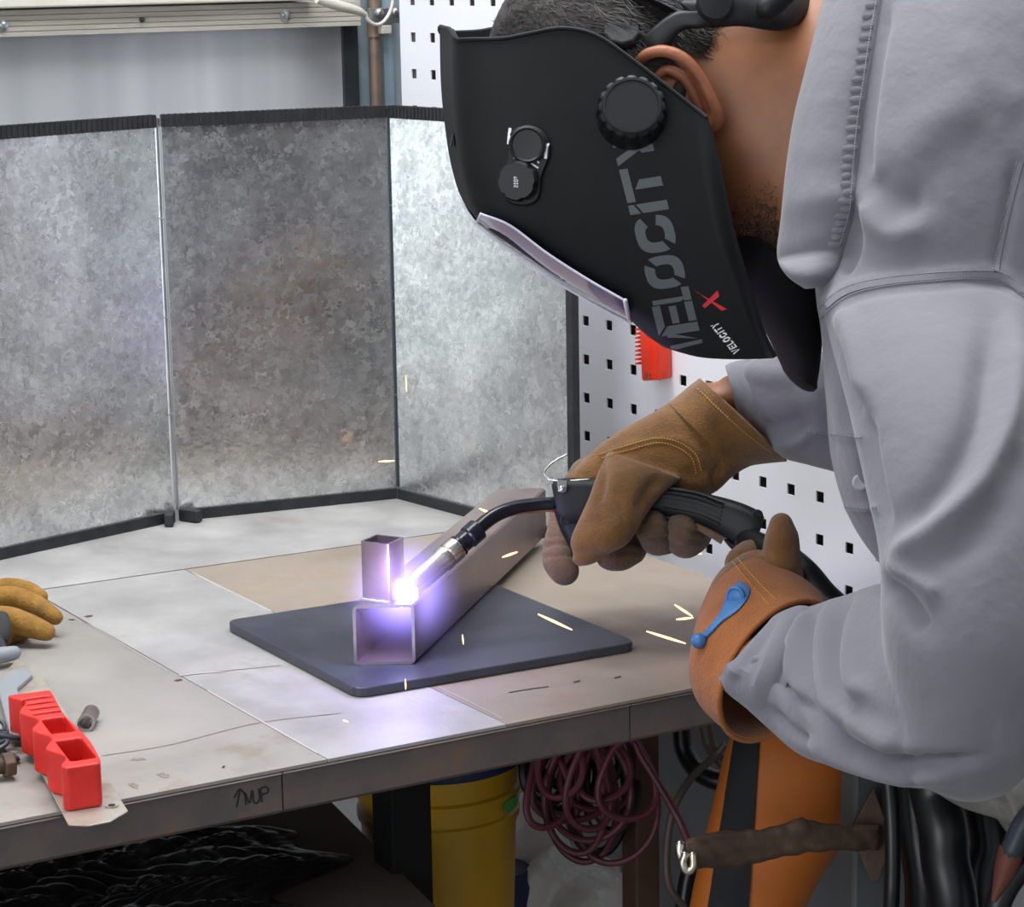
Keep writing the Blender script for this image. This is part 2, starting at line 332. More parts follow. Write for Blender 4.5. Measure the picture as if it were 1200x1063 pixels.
for (x, y, sx, sy, lb_) in ((-.1, 1.75, 1.2, .25, 'long white ceiling lamp hanging over the front of the welding table'), (.4, 2.35, .8, .17, 'shorter white ceiling lamp over the folding screen'), (-1.3, -.6, 1.2, .4, 'broad white ceiling lamp behind the viewpoint')):
    o = empty('ceiling_lamp', (x, y, 2.8), lb_, 'lamp', 'ceiling lamps above the frame')
    mb = MB(); mb.add(*box((x, y, 2.765), (sx, 0, 0), (0, sy, 0), (0, 0, .035))); build('lamp_housing', mb, 'ceil', o, False)
    mb = MB(); mb.add(*box((x, y, 2.722), (sx*.96, 0, 0), (0, sy*.9, 0), (0, 0, .006))); build('diffuser', mb, 'lamp', o, False)
# pegboard with square holes
NV = np.array([-.5, .866, 0])
z0 = PB[2]; us = [-0.347]; 
cols = list(range(-8, 12)); 
for c_ in cols: us += [c_*.04-.0052, c_*.04+.0052]
us += [.455]; rows = list(range(-9, 9)); zs = []
for r_ in rows: zs += [z0-r_*.04+.0052, z0-r_*.04-.0052]
zs = [zs[0]+.03]+zs+[zs[-1]-.03]
mb = MB(); nu = len(us); v = [pegpt(u, z) for z in zs for u in us]; f = []
for j in range(len(zs)-1):
    for i in range(nu-1):
        if i % 2 == 1 and j % 2 == 1: continue
        f.append((j*nu+i, j*nu+i+1, (j+1)*nu+i+1, (j+1)*nu+i))
mb.add(v, f)
pg = empty('pegboard', pegpt(0, zs[-1]), 'white perforated steel pegboard with square holes on the wall behind the table', 'pegboard')
build('perforated_sheet', mb, 'peg', pg, False, solid=.0016)
mb = MB()
for u in (-.33, .44): mb = MB(); mb.add(*box(pegpt(u, (zs[0]+zs[-1])/2, .022), WD*.012, WN*.02, UP*((zs[0]-zs[-1])/2))); build('mounting_batten', mb, 'wall_dark', pg, False)
mb = MB(); mb.add(*box(pegpt(.055, (zs[0]+zs[-1])/2, .043), WD*.40, WN*.002, UP*((zs[0]-zs[-1])/2))); build('backing_board', mb, 'wall_dark', pg, False)
# back corner: sheet panel, rail, pipe, zinc strut
def bw(px, py, off=0.):          # point on the back wall face (plane through KX along U), off = toward the camera
    n = -NV; q = ray(px, py); o = KX+n*(off+.03-.06+.0); t = ((o-CAM)@n)/(q@n); return CAM+q*t
A, B, Cc, D = bw(-260, 45, .004), bw(404, 45, .004), bw(404, 400, .004), bw(-260, 400, .004)
def rect_wall(x0, x1, ztop, zbot, off, th):
    a, b = bw(x0, 100, off), bw(x1, 100, off); a[2] = b[2] = ztop; c_, d_ = b.copy(), a.copy(); c_[2] = d_[2] = zbot
    return prism([a, b, c_, d_], NV*th)
ztop = bw(200, 36)[2]; zt2 = bw(200, 6)[2]
sp = empty('sheet_metal_panel', bw(200, 400, .004), 'smooth pale brushed sheet metal on the wall behind the folding screen', 'panel')
mb = MB(); mb.add(*rect_wall(-300, 404, ztop+.02, .7, .006, .004)); build('sheet', mb, 'sheet', sp, False)
mb = MB(); mb.add(*rect_wall(404, 421, ztop+.02, .7, .012, .010)); build('folded_edge', mb, 'dark', sp, False)
rl = empty('ribbed_rail', bw(200, 20, .02), 'weathered ribbed rail with bolts running along the top left', 'rail')
mb = MB()
for k in range(5):
    z1 = ztop+(zt2-ztop)*k/5; z2 = ztop+(zt2-ztop)*(k+.86)/5; mb.add(*rect_wall(-300, 425, z2, z1, .034, .02))
mb.add(*rect_wall(-300, 425, zt2, ztop, .030, .028)); build('ribbed_board', mb, 'rail', rl, False)
mb = MB(); mb.add(*rect_wall(-300, 372, zt2+.016, zt2+.002, .05, .05)); build('top_ledge', mb, 'cream', rl, False, bevel=.002)
for px, r_ in ((334, .0045), (166, .002), (3, .004)):
    mb = MB(); p = bw(px, 18 if px > 200 else (23 if px > 50 else 30), .034); mb.add(*lathe(p, -NV, [(r_*1.5, 0), (r_*1.5, .0015), (r_, .002), (r_, .005), (r_*.5, .006)], 12)); build('bolt', mb, 'bolt' if px != 166 else 'dark', rl)
pp = empty('rusty_pipe', bw(440, 130, .02), 'thin rusty vertical pipe in the corner beside the zinc strut', 'pipe')
a = bw(440, 60, .03); b = a.copy(); a[2] = 2.75; b[2] = .05; mb = MB(); mb.add(*tube([a, b], .0068, 16)); build('pipe_run', mb, 'pipe', pp)
mb = MB(); a2 = a.copy(); a2[2] = bw(440, 36)[2]; mb.add(*tube([a2+UP*.012, a2-UP*.006], .0095, 16)); build('coupling', mb, 'pipe', pp)
st = empty('zinc_strut', bw(460, 130, .01), 'pale bluish zinc strut channel standing between rusty pipe and pegboard', 'strut')
def strip(x0, x1, za, zb, off, th):
    a, b = bw(x0, 100, off), bw(x1, 100, off); a[2] = b[2] = za; c_, d_ = b.copy(), a.copy(); c_[2] = d_[2] = zb; return prism([a, b, c_, d_], NV*th)
mb = MB(); mb.add(*strip(451, 469, 2.75, .05, .03, .012)); mb.add(*strip(459, 462, 2.75, .05, .034, .005)); build('channel', mb, 'strut', st, False)
mb = MB(); mb.add(*strip(421, 433, 2.75, .05, .008, .012)); build('side_flange', mb, 'strut', st, False)
br = empty('steel_bracket', bw(450, 18, .04), 'small zinc bracket with round bolts in the top corner above the pipe', 'bracket')
mb = MB(); mb.add(*strip(437, 471, bw(450, 8)[2], bw(450, 26)[2], .05, .012)); build('bracket_plate', mb, 'bolt', br, False, bevel=.001)
for px, py in ((444, 15), (463, 14), (472, 17)):
    mb = MB(); mb.add(*lathe(bw(px, py, .05), -NV, [(.0055, 0), (.0055, .002), (.0045, .004), (.002, .0055)], 14)); build('bolt', mb, 'bolt', br)
mb = MB(); mb.add(*strip(450, 461, bw(455, 28)[2], bw(455, 38)[2], .05, .012)); build('clip_nut', mb, 'cream', br, False, bevel=.001)
wc = [bw(372, -2, .07), bw(395, 6, .07), bw(418, 12, .07), bw(428, 17, .07)]
mb = MB(); mb.add(*tube(wc, [.006, .006, .005, .003], 10, steps=14)); mb.add(*tube([bw(428, 15, .07), bw(432, 24, .07), bw(441, 29, .07), bw(450, 25, .07), bw(458, 12, .07), bw(461, -6, .07), bw(462, -40, .07)], .0022, 10, steps=30))
o = tag(build('white_wire', mb, 'cream'), 'white wire sagging in a loop across the zinc bracket', 'wire')
yb = empty('yellow_block', pegpt(-.33, 1.52), 'yellow block hanging at the very top of the pegboard', 'block')
a = P(470, -30, 2.66); 
mb = MB(); mb.add(*prism([P(468, 4, 2.66), P(500, 8, 2.65), P(524, 7, 2.64), P(526, -40, 2.64), P(468, -40, 2.66)], WN*.03)); build('block_body', mb, 'yellow_w', yb, False, bevel=.001)
mb = MB(); mb.add(*prism([P(495, 5, 2.665), P(524, 5, 2.645), P(522, 23, 2.645), P(494, 23, 2.665)], WN*.004)); build('tape_tab', mb, 'tape', yb, False)
# orange tool hanging on the pegboard
uu = (P(760, 420, 2.36)-PB)@WD; ot = empty('orange_plastic_tool', pegpt(uu, 1.2, -.01), 'small orange plastic tool with toothed side hanging on the pegboard under the helmet', 'tool')
def pgp(px, py, off): q = ray(px, py); n = WN; o = PB+n*off; return CAM+q*(((o-CAM)@n)/(q@n))
mb = MB(); mb.add(*prism([pgp(748, 380, -.022), pgp(767, 372, -.022), pgp(769, 446, -.022), pgp(751, 447, -.022)], WN*.02)); build('tool_body', mb, 'orange', ot, bevel=.003)
mb = MB()
for k in range(9):
    y = 384+k*5; mb.add(*prism([pgp(749, y, -.02), pgp(744, y+1.5, -.02), pgp(744, y+3, -.02), pgp(749, y+3.5, -.02)], WN*.012))
build('teeth', mb, 'orange', ot, False)
mb = MB(); mb.add(*cyl(pgp(760, 440, -.023), -WN, .003, .002, 14)); build('rivet', mb, 'copper', ot)

# ================================================================== WELDING TABLE
fl, fr = T(-90, 982.5), T(1057, 759); bl, br_ = None, None
d_front = nrm(fr-fl); Vd = nrm(T(751, 650)-T(814, 673))
L0 = T(0, 965)-d_front*.35; R0 = T(1057, 759); depth_t = .93
sA0, sA1 = T(40, 694), T(379, 887); sB0, sB1 = T(216, 667.5), T(592, 848)
k0, k1 = T(0, 698), T(537, 622)
def isect(p, d, q, e):
    A_ = np.array([[d[0], -e[0]], [d[1], -e[1]]]); s = np.linalg.solve(A_, (q-p)[:2]); r = p+d*s[0]; r[2] = TZ; return r
db = nrm(k1-k0); front_p = T(0, 965)
Lk = isect(L0, Vd, k0, db); Rk = isect(R0, Vd, k0, db)
aF, aK = isect(front_p, d_front, sA0, nrm(sA1-sA0)), isect(k0, db, sA0, nrm(sA1-sA0))
bF, bK = isect(front_p, d_front, sB0, nrm(sB1-sB0)), isect(k0, db, sB0, nrm(sB1-sB0))
Lb, Rb = Lk+Vd*.40, Rk+Vd*.155
tb = empty('welding_table', [(L0[0]+R0[0])/2, (L0[1]+R0[1])/2, 0], 'steel welding table with seamed top plates and rusty front apron', 'table')
TH = np.array([0, 0, -.0025]); g = .0009
def inset(poly, e):
    c = sum(poly)/len(poly); return [p+nrm(c-p)*e for p in poly]
tops = []
for poly, m in (([L0, aF, aK, Lk], 'table'), ([aF, bF, bK, aK], 'table2'), ([bF, R0, Rk, bK], 'table3'), ([Lk+Vd*.0022, Rk+Vd*.0022, Rb, Lb], 'table2')):
    mb = MB(); mb.add(*prism(inset(poly, g), TH)); build('top_plate', mb, m, tb, False); tops.append(mb)
top_bv = MB(); [top_bv.add(m_.v, m_.f) for m_ in tops]; top_bv = top_bv.bvh()
inn = nrm(np.cross(UP, d_front))          # into the table
AH = .034; cuts = [-.35, None, None, None]
def at_front(px): return isect(front_p, d_front, T(px, 905), nrm(T(px, 700)-T(px, 905)))
c1, c2 = at_front(330), at_front(738)
segs = [(L0, c1), (c1, c2), (c2, R0)]; apron_mb = MB()
for a, b in segs:
    a, b = a+d_front*.0006, b-d_front*.0006
    prof = [(-.003, -.0031), (-.0008, -.0029), (0, -.0052), (0, -AH+.003), (.003, -AH), (.03, -AH), (.03, -.0031)]
    mb = MB(); mb.add(*rings_mesh([[p+inn*x+UP*z for x, z in prof] for p in (a, b)])); build('apron_bar', mb, 'apron', tb, False); apron_mb.add(mb.v, mb.f)
sd = nrm(np.cross(d_front, UP))
mb = MB(); mb.add(*box((R0+Rb)/2-d_front*.02+np.array([0, 0, -.0192]), d_front*.015, (Rb-R0)/2*.97, UP*.0148)); build('side_rail', mb, 'apron', tb, False, bevel=.002)
mb = MB(); mb.add(*box((L0+Lb)/2+d_front*.02+np.array([0, 0, -.0192]), d_front*.015, (Lb-L0)/2*.97, UP*.0148)); build('side_rail', mb, 'apron', tb, False, bevel=.002)
mb = MB(); mb.add(*box((Lb+Rb)/2-inn*.03+np.array([0, 0, -.0192]), (Rb-Lb)/2*.95, inn*.015, UP*.0148)); build('back_rail', mb, 'apron', tb, False, bevel=.002)
ab = apron_mb.bvh()
def leg(px0, px1, py, d, m, lab=None, z1=.0):
    a, b = P(px0, py, d), P(px1, py, d); c = (a+b)/2; h = np.linalg.norm(b-a)/2/1.3
    mb = MB(); mb.add(*box((c[0], c[1], (.862+z1)/2), d_front*h, inn*h, UP*(.862-z1)/2)); return build('leg', mb, m, tb, False, bevel=.002)
tag(leg(438, 506, 1000, 1.93, 'leg_black'), 'black painted square leg'); tag(leg(729, 772, 980, 2.10, 'leg_rust'), 'rusty brown leg')
for p in (L0+inn*.06+d_front*.06, Lb-inn*.08+d_front*.06):
    mb = MB(); mb.add(*box((p[0], p[1], .431), d_front*.02, inn*.02, UP*.431)); build('leg', mb, 'leg_black', tb, False, bevel=.002)
sh = [L0+inn*.08+d_front*.05, R0+inn*.10-d_front*.10, R0+inn*.62-d_front*.10, Lb-inn*.05+d_front*.05]
mb = MB(); mb.add(*prism([np.array([p[0], p[1], .44]) for p in sh], (0, 0, -.015))); build('lower_shelf', mb, 'board', tb, False)
# marks on the table: handwriting, scribed lines, stains
mb = MB()
for pts in ([(277, 946), (281, 926)], [(274, 935), (281, 925), (288, 933)], [(288, 943), (287, 929), (292, 941), (295, 926)], [(296, 927), (297, 939), (301, 941), (304, 936), (303, 924)], [(307, 940), (305, 924)], [(305, 924), (312, 922), (314, 928), (307, 931)]):
    m_ = stroke(ab, pts, 2.1, .0004); mb.add(m_.v, m_.f)
tag(build('marker_writing', mb, 'marker', tb, False), 'handwritten black marker arrow and UP')
for pts, w_ in (([(120, 886), (200, 873), (300, 848), (400, 836)], .7), ([(596, 812), (620, 808), (643, 805)], 1.2), ([(208, 793), (260, 787), (330, 780)], .6), ([(672, 800), (680, 798)], 1.8), ([(720, 795), (728, 793)], 1.8)):
    m_ = stroke(top_bv, pts, w_, .0003); build('scribed_line', m_, 'stain' if w_ < 1 else 'pit', tb, False)
for pts, w_ in (([(243.4, 809.8), (290, 836.3), (335, 862), (372, 883)], 1.7), ([(60, 706), (110, 735), (160, 765), (196, 786)], .8), ([(225, 671), (270, 693), (318, 716)], .8), ([(515, 806), (550, 823), (588, 842)], .8), ([(210, 792), (240, 789), (262, 788)], 1.)):
    m_ = stroke(top_bv, pts, w_, .0004); build('scratch_line', m_, 'scratch', tb, False)
for cx, cy, rx, ry in ((162, 890, 7, 1.8), (192, 909, 6, 3), (157, 921, 5, 3), (209, 797.5, 4, 1.4), (104, 722.5, 4, 1.2), (84, 726.5, 3, 1.), (262, 899, 2, 1.4)):
    n = 26; ring = []; r1, r2, r3 = (random.random()*6 for _ in range(3))
    for k in range(n):
        h = k*6.283/n; r_ = 1+.28*math.sin(h*2+r1)+.16*math.sin(h*5+r2)+.1*math.sin(h*9+r3); p = hit(top_bv, cx+rx*r_*math.cos(h), cy+ry*r_*math.sin(h), .0003)
        if p is None: p = T(cx, cy)+UP*.0003
        ring.append(p)
    mb = MB(); mb.add(ring, [tuple(range(n))]); build('rust_spot', mb, 'stain' if rx > 4.5 else 'pit', tb, False)

# ================================================================== FOLDING SCREEN
H1, H2 = T(205, 610), T(467, 583); P0 = T(0, 655); dir1 = nrm(P0-H1); P0 = H1+dir1*.42
dir3 = nrm(T(540, 602.5)-H2); q = ray(676, 500); n3 = np.cross(dir3, UP); E3 = CAM+q*(((H2-CAM)@n3)/(q@n3)); E3[2] = TZ
fs = empty('folding_screen', H1, 'three hinged galvanised steel screen panels with black rubber edging standing on the table', 'screen')
HT = .412
def panel(a, b, extra=()):
    dv = nrm(b-a); a1, b1 = a+dv*.005, b-dv*.003; n = np.cross(dv, UP)
    mb = MB(); mb.add(*prism([a1+UP*.006, b1+UP*.006, b1+UP*HT, a1+UP*HT], n*.0014)); build('panel', mb, 'galv', fs, False)
    for z, h in ((.0055, .0055), (HT-.004, .006)):
        mb = MB(); c = (a1+b1)/2+n*.0007+UP*z; mb.add(*box(c, (b1-a1)/2, n*.0042, UP*h)); 
        if z > .1:
            L_ = np.linalg.norm(b1-a1); k = int(L_/.006)
            for i in range(k): mb.add(*box(a1+dv*(i+.5)*L_/k+n*.0007+UP*(HT-.004), dv*.0014, n*.0049, UP*.0064))
        build('rubber_edging', mb, 'rubber', fs, False)
    return dv, n
panel(P0, H1); panel(H1, H2); dv3, nn3 = panel(H2, E3)
mb = MB(); mb.add(*box(E3-dv3*.004+nn3*.0007+UP*HT/2, dv3*.0045, nn3*.0042, UP*(HT/2+.002))); build('rubber_edging', mb, 'rubber', fs, False)
for h, r_, m in ((H1, .0036, 'galv_edge'), (H2, .0013, 'dark')):
    for k in range(4):
        z0_, z1_ = .012+k*(HT-.012)/4, .012+(k+.985)*(HT-.012)/4
        mb = MB(); mb.add(*tube([h+UP*z0_, h+UP*z1_], r_, 12)); build('hinge_knuckle', mb, m, fs)
for s in (-1, 1):
    dv = dir1 if s < 0 else nrm(H2-H1); c = H1+dv*.012-NV*.012+UP*.007
    mb = MB(); mb.add(*box(c, nrm(dv*.6-NV)*.012, np.cross(nrm(dv*.6-NV), UP)*.0045, UP*.006)); build('edging_end', mb, 'rubber', fs, False, bevel=.001)
# ================================================================== WORKPIECES ON THE TABLE
PZ = TZ+.008
pc = [T(263, 727, PZ), T(418, 808, PZ), T(748, 752, PZ), T(598, 671, PZ)]
def rounded(poly, r, n=6):
    out = []; k = len(poly)
    for i in range(k):
        a, p, b = poly[i-1], poly[i], poly[(i+1) % k]; u, v = nrm(a-p), nrm(b-p)
        for t in np.linspace(0, 1, n): out.append((1-t)**2*(p+u*r)+2*t*(1-t)*p+t*t*(p+v*r))
    return out
pc[3] = pc[0]+pc[2]-pc[1]
pl = empty('steel_base_plate', sum(pc)/4-UP*.008, 'dark square steel plate with rounded corners lying on the table under the square tubes', 'plate')
mb = MB(); mb.add(*prism(rounded(pc, .014), (0, 0, -.0077))); build('plate_slab', mb, 'plate', pl, False, bevel=.0007, bseg=1, auto=25)
# long square tube
a0, a1 = T(415, 780, PZ+.0002), T(487, 778, PZ+.0002); ax = nrm(T(640, 630, PZ)-a1); wv = a1-a0; wv = wv-ax*(wv@ax)*.0
LEN = np.linalg.norm(T(640, 630, PZ)-a1); HGT = .0495
def hollow(o, w_, h_, l_, t, rc=.004):
    """open-ended square tube: o corner, w_/h_ edge vectors, l_ axis vector; inner and outer rounded loops"""
    wl, hl = np.linalg.norm(w_), np.linalg.norm(h_); a, b = nrm(w_), nrm(h_)
    def loop(i, r):
        c = [o+a*i+b*i, o+a*(wl-i)+b*i, o+a*(wl-i)+b*(hl-i), o+a*i+b*(hl-i)]; return rounded(c, r, 4)
    A_, B_ = loop(0, rc), loop(t, rc*.45); n = len(A_); v = A_+[p+l_ for p in A_]+B_+[p+l_ for p in B_]; out = []; inn_ = []; cut = []
    for i in range(n):
        j = (i+1) % n; out.append((i, j, n+j, n+i)); inn_.append((2*n+i, 3*n+i, 3*n+j, 2*n+j)); cut.append((i, 2*n+i, 2*n+j, j)); cut.append((n+i, n+j, 3*n+j, 3*n+i))
    return v, out+inn_, cut
lt = empty('long_square_tube', (a0+a1)/2, 'long square steel tube lying across the dark plate with an open sawn end', 'tube')
v, f, cut = hollow(a0, wv, UP*HGT, ax*LEN, .0024, .0045); v2, f2, cut2 = v, f, cut
mb = MB(); mb.add(v, f); build('tube_wall', mb, 'tube', lt, auto=30)
for k in (0, 1): mb = MB(); mb.add(v, cut[k::2]); build('sawn_edge', mb, 'tube_cut', lt, False)
# short upright tube welded on top
zt = PZ+HGT+.0004; b1 = P(432, 706, 1.955); 
e0 = T(427, 704, zt); e1 = T(461, 709, zt); vx = nrm(ax); wx = nrm(np.cross(vx, UP)); wx = wx if wx[0] > 0 else -wx
ctr = T(447, 702, zt); rot = math.radians(-12); ca = np.array([math.cos(rot)*wx[0]-math.sin(rot)*wx[1], math.sin(rot)*wx[0]+math.cos(rot)*wx[1], 0]); cb = np.cross(UP, ca)
s_ = .0262; o_ = ctr-ca*s_/2-cb*s_/2+cb*.004
su = empty('short_upright_tube', ctr, 'short square steel tube standing upright on the long tube beside the arc', 'tube')
v, f, cut = hollow(o_, ca*s_, cb*s_, UP*.0485, .0022, .003)
mb = MB(); mb.add(v, f); build('tube_wall', mb, 'tube', su, auto=30)
for k in (0, 1): mb = MB(); mb.add(v, cut[k::2]); build('sawn_edge', mb, 'tube_cut', su, False)
mb = MB(); mb.add(*tube([o_+ca*t+UP*.0004-cb*.0006 for t in np.linspace(0, s_, 8)], [.0018, .0024, .002, .0026, .002, .0024, .002, .0022], 10)); build('weld_bead', mb, 'tube_cut', su)
# the arc
ARC = P(471, 694, 1.912)
ao = empty('welding_arc', ARC, 'blazing blue white welding arc at the nozzle tip on the square tubes', 'arc')
v, f = ellipsoid(ARC, _r*.0115, _up*.0108, _fw*.0105, 24, 14); v = [np.asarray(p)+nrm(np.asarray(p)-ARC)*.0026*math.sin(31*p[0]*100+17*p[2]*100) for p in v]
mb = MB(); mb.add(v, f); build('arc_core', mb, 'arc', ao)
pm = bpy.data.materials.new('arc_halo'); pm.use_nodes = True; nt = pm.node_tree; nt.nodes.clear()
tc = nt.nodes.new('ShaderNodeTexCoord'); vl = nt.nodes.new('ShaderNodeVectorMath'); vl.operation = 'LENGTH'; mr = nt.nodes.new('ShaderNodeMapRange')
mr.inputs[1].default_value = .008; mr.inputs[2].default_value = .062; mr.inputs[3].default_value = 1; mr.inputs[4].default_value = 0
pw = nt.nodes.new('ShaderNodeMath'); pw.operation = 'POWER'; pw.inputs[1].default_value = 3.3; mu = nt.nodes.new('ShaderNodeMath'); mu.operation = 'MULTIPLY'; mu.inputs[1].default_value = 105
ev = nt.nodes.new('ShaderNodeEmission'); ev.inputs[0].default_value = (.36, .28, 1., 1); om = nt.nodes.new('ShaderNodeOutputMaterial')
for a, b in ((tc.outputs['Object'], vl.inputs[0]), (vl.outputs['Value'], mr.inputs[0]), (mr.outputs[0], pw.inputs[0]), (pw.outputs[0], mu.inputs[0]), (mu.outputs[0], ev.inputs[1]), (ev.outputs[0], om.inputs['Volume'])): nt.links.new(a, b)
MT['halo'] = pm; mb = MB(); mb.add(*ellipsoid(ARC, _r*.062, _up*.062, _fw*.062, 24, 14)); build('halo_glow', mb, 'halo', ao)  # glowing purple falloff sphere stands in for the bloom halo around the arc
pl_ = bpy.data.lights.new('arc_light', 'POINT'); pl_.energy = 0.58; pl_.color = (.50, .42, 1.); pl_.shadow_soft_size = .016
po = bpy.data.objects.new('arc_light', pl_); COL.objects.link(po); po.location = ARC+np.array([-.002, -.044, .022])
# sparks
SP = [(631, 720, 670, 738, 1.90, 'hot spark streaking over the dark plate under the torch hand'), (758, 740, 803, 754, 1.92, 'hot spark streaking off the plate edge beside the left glove'),
      (589, 653, 606, 647, 1.99, 'hot spark beside the long tube under the black torch neck'), (791, 709, 811, 722, 1.93, 'upper hot spark of the pair beside the orange cuff'),
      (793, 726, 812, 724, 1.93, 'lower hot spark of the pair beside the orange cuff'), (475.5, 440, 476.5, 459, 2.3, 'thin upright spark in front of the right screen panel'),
      (475, 796, 475.5, 808, 1.83, 'thin upright spark at the near plate edge'), (542, 744, 543, 755, 1.86, 'tiny upright spark over the plate beside the tube'),
      (562, 596, 576, 602, 1.98, 'short spark above the torch neck'), (402, 844, 408, 846, 1.775, 'small glowing dot low over the front of the table'), (444, 541, 462, 540, 2.44, 'short level streak imitating a spark reflection in the middle screen panel'), (813, 648, 822, 649, 2.1, 'tiny spark between the gloves near the far table edge')]  # the level streak at the middle panel stands in for a spark's reflection
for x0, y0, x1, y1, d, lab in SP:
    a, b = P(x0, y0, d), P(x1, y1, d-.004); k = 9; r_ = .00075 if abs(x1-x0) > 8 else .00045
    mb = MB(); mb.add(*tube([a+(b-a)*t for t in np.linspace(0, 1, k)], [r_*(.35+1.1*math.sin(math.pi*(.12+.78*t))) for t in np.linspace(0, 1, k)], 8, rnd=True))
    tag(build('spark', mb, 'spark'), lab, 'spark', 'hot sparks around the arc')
# loose pipe stub
pc_ = T(106, 858); axp = nrm(T(112, 838)-T(101, 859)); rp = .0062; a = T(101, 857)+UP*rp
ps = empty('pipe_stub', pc_, 'short loose piece of grey pipe lying alone on the table near the red grip', 'pipe')
def hring(o, ax_, r0, r1, L_):
    return lathe(o, ax_, [(r1, 0), (r0, 0), (r0, L_), (r1, L_), (r1, 0)], 24, False)
mb = MB(); mb.add(*hring(a, axp, rp, rp*.78, .026)); build('stub_wall', mb, 'tube', ps, auto=30)
mb = MB(); mb.add(*lathe(a-axp*.0004, axp, [(rp*.74, 0), (rp*1.04, 0), (rp*1.04, .0022)], 24, False)); build('bright_rim', mb, 'tube_cut', ps)

# ------------------------------------------------------------------ red grip tool
gt = empty('red_grip_tool', T(70, 900), 'red finger-grooved plastic grip fixed on a long worn zinc strip at the front table edge', 'hand tool')
zb = TZ+.006; bl_ = [T(-6, 800, zb), T(80, 966, zb), T(104, 967, zb), T(130, 962, zb), T(150, 950, zb), T(50, 792, zb), T(20, 772, zb)]
mb = MB(); mb.add(*prism(bl_, (0, 0, -.0014))); build('zinc_strip', mb, 'blade', gt, False, bevel=.0004, bseg=1)
mb = MB(); mb.add(*prism([T(3, 790, zb-.0014), T(12, 786, zb-.0014), T(66, 900, zb-.0014), T(56, 906, zb-.0014)], (0, 0, -.0044))); build('strip_spacer', mb, 'dark', gt, False)
mb = MB(); mb.add(*prism([T(-4, 800, zb+.004), T(12, 785, zb+.004), T(30, 782, zb+.004), T(38, 790, zb+.004), T(20, 806, zb+.004), T(38, 858, zb+.004), T(12, 862, zb+.004)], (0, 0, -.004))); build('side_rail', mb, 'greybar', gt, False, bevel=.001)
mb = MB(); mb.add(*lathe(T(131, 945, zb), UP, [(.0025, .0), (.0046, 0), (.0046, .0012), (.0025, .0012)], 18)); build('eyelet', mb, 'blade', gt)
mb = MB(); mb.add(*cyl(T(131, 945, zb+.0004), UP, .0026, .001, 14)); build('eyelet_hole', mb, 'hole', gt)
# grip: height-field handle with four finger lobes, long slots in the top
gp0, gp1 = T(38, 858, zb), T(103, 948, zb); gax = nrm(gp1-gp0); gl = np.linalg.norm(gp1-gp0); gs = nrm(np.cross(gax, UP)); gs = gs if gs[0] > 0 else -gs   # toward the right
zg = .031
def gedge(t, side):
    if side > 0: return .0135+.0015*math.cos(t*9)
    return -(.0125+.0042*math.cos((t*4.05)*2*math.pi))
NL = 64; lp = [(t, gedge(t, 1)) for t in np.linspace(0, 1, NL)]+[(t, gedge(t, -1)) for t in np.linspace(1, 0, NL)]
def gpt(t, s, z): return gp0+gax*gl*t+gs*s+UP*z
def gtrim(t, s):       # rounds the outer end of the handle
    e = max(0, (t-.93)/.07); return t, s*(1-.22*e*e)
R = [[gpt(*gtrim(t, s), z) for t, s in lp] for z in (0, zg)]
mb = MB(); mb.add(*rings_mesh(R)); cut_ = MB()
for t0, t1, lo_, hi_, dp_ in ((.08, .105, -.009, .012, .006), (.15, .175, -.009, .012, .006), (.22, .245, -.009, .012, .006), (.29, .315, -.009, .012, .006), (.38, .58, -.006, .0105, .013), (.67, .93, -.007, .0105, .026)):
    cut_.add(*prism([gpt(t0, lo_, zg-dp_), gpt(t1, lo_, zg-dp_), gpt(t1, hi_, zg-dp_), gpt(t0, hi_, zg-dp_)], UP*.04))
def tmpobj(m_):
    me = bpy.data.meshes.new('tmp'); me.from_pydata(m_.v, [], m_.f); bm = bmesh.new(); bm.from_mesh(me); bmesh.ops.recalc_face_normals(bm, faces=bm.faces); bm.to_mesh(me); bm.free()
    o = bpy.data.objects.new('tmp', me); COL.objects.link(o); return o
oa, oc = tmpobj(mb), tmpobj(cut_); md = oa.modifiers.new('b', 'BOOLEAN'); md.operation = 'DIFFERENCE'; md.object = oc; md.solver = 'EXACT'
md = oa.modifiers.new('r', 'REMESH'); md.mode = 'VOXEL'; md.voxel_size = .0008; md = oa.modifiers.new('s', 'SMOOTH'); md.factor = .5; md.iterations = 24
me = bake(oa); bpy.data.objects.remove(oa); bpy.data.objects.remove(oc); put('finger_grip', me, 'red_grip', gt)
# grey lever end, hex bolt, dark bristle lump at the left frame edge
o = empty('grey_lever', T(0, 783), 'rounded grey lever end reaching in above the worn strip at the left', 'lever')
mb = MB(); mb.add(*tube([T(-45, 792)+UP*.012, T(-10, 785)+UP*.011, T(17, 779)+UP*.010], [.008, .0075, .006], 14, rnd=True, steps=10)); build('lever_grip', mb, 'greybar', o)
o = empty('hex_bolt', T(10, 920), 'rusty hex bolt lying at the left edge beside the red grip', 'bolt')
c_ = T(9, 912)+UP*.010; bx = nrm(d_front); mb = MB(); mb.add(*cyl(c_-bx*.003, bx, .0095, .008, 6)); build('bolt_head', mb, 'rust', o, False, bevel=.001)
mb = MB(); mb.add(*cyl(c_-bx*.04, bx, .006, .037, 14)); build('bolt_shank', mb, 'rust', o)
o = empty('chain_heap', T(5, 885), 'small dark heap of chain at the left edge above the rusty bolt', 'chain')
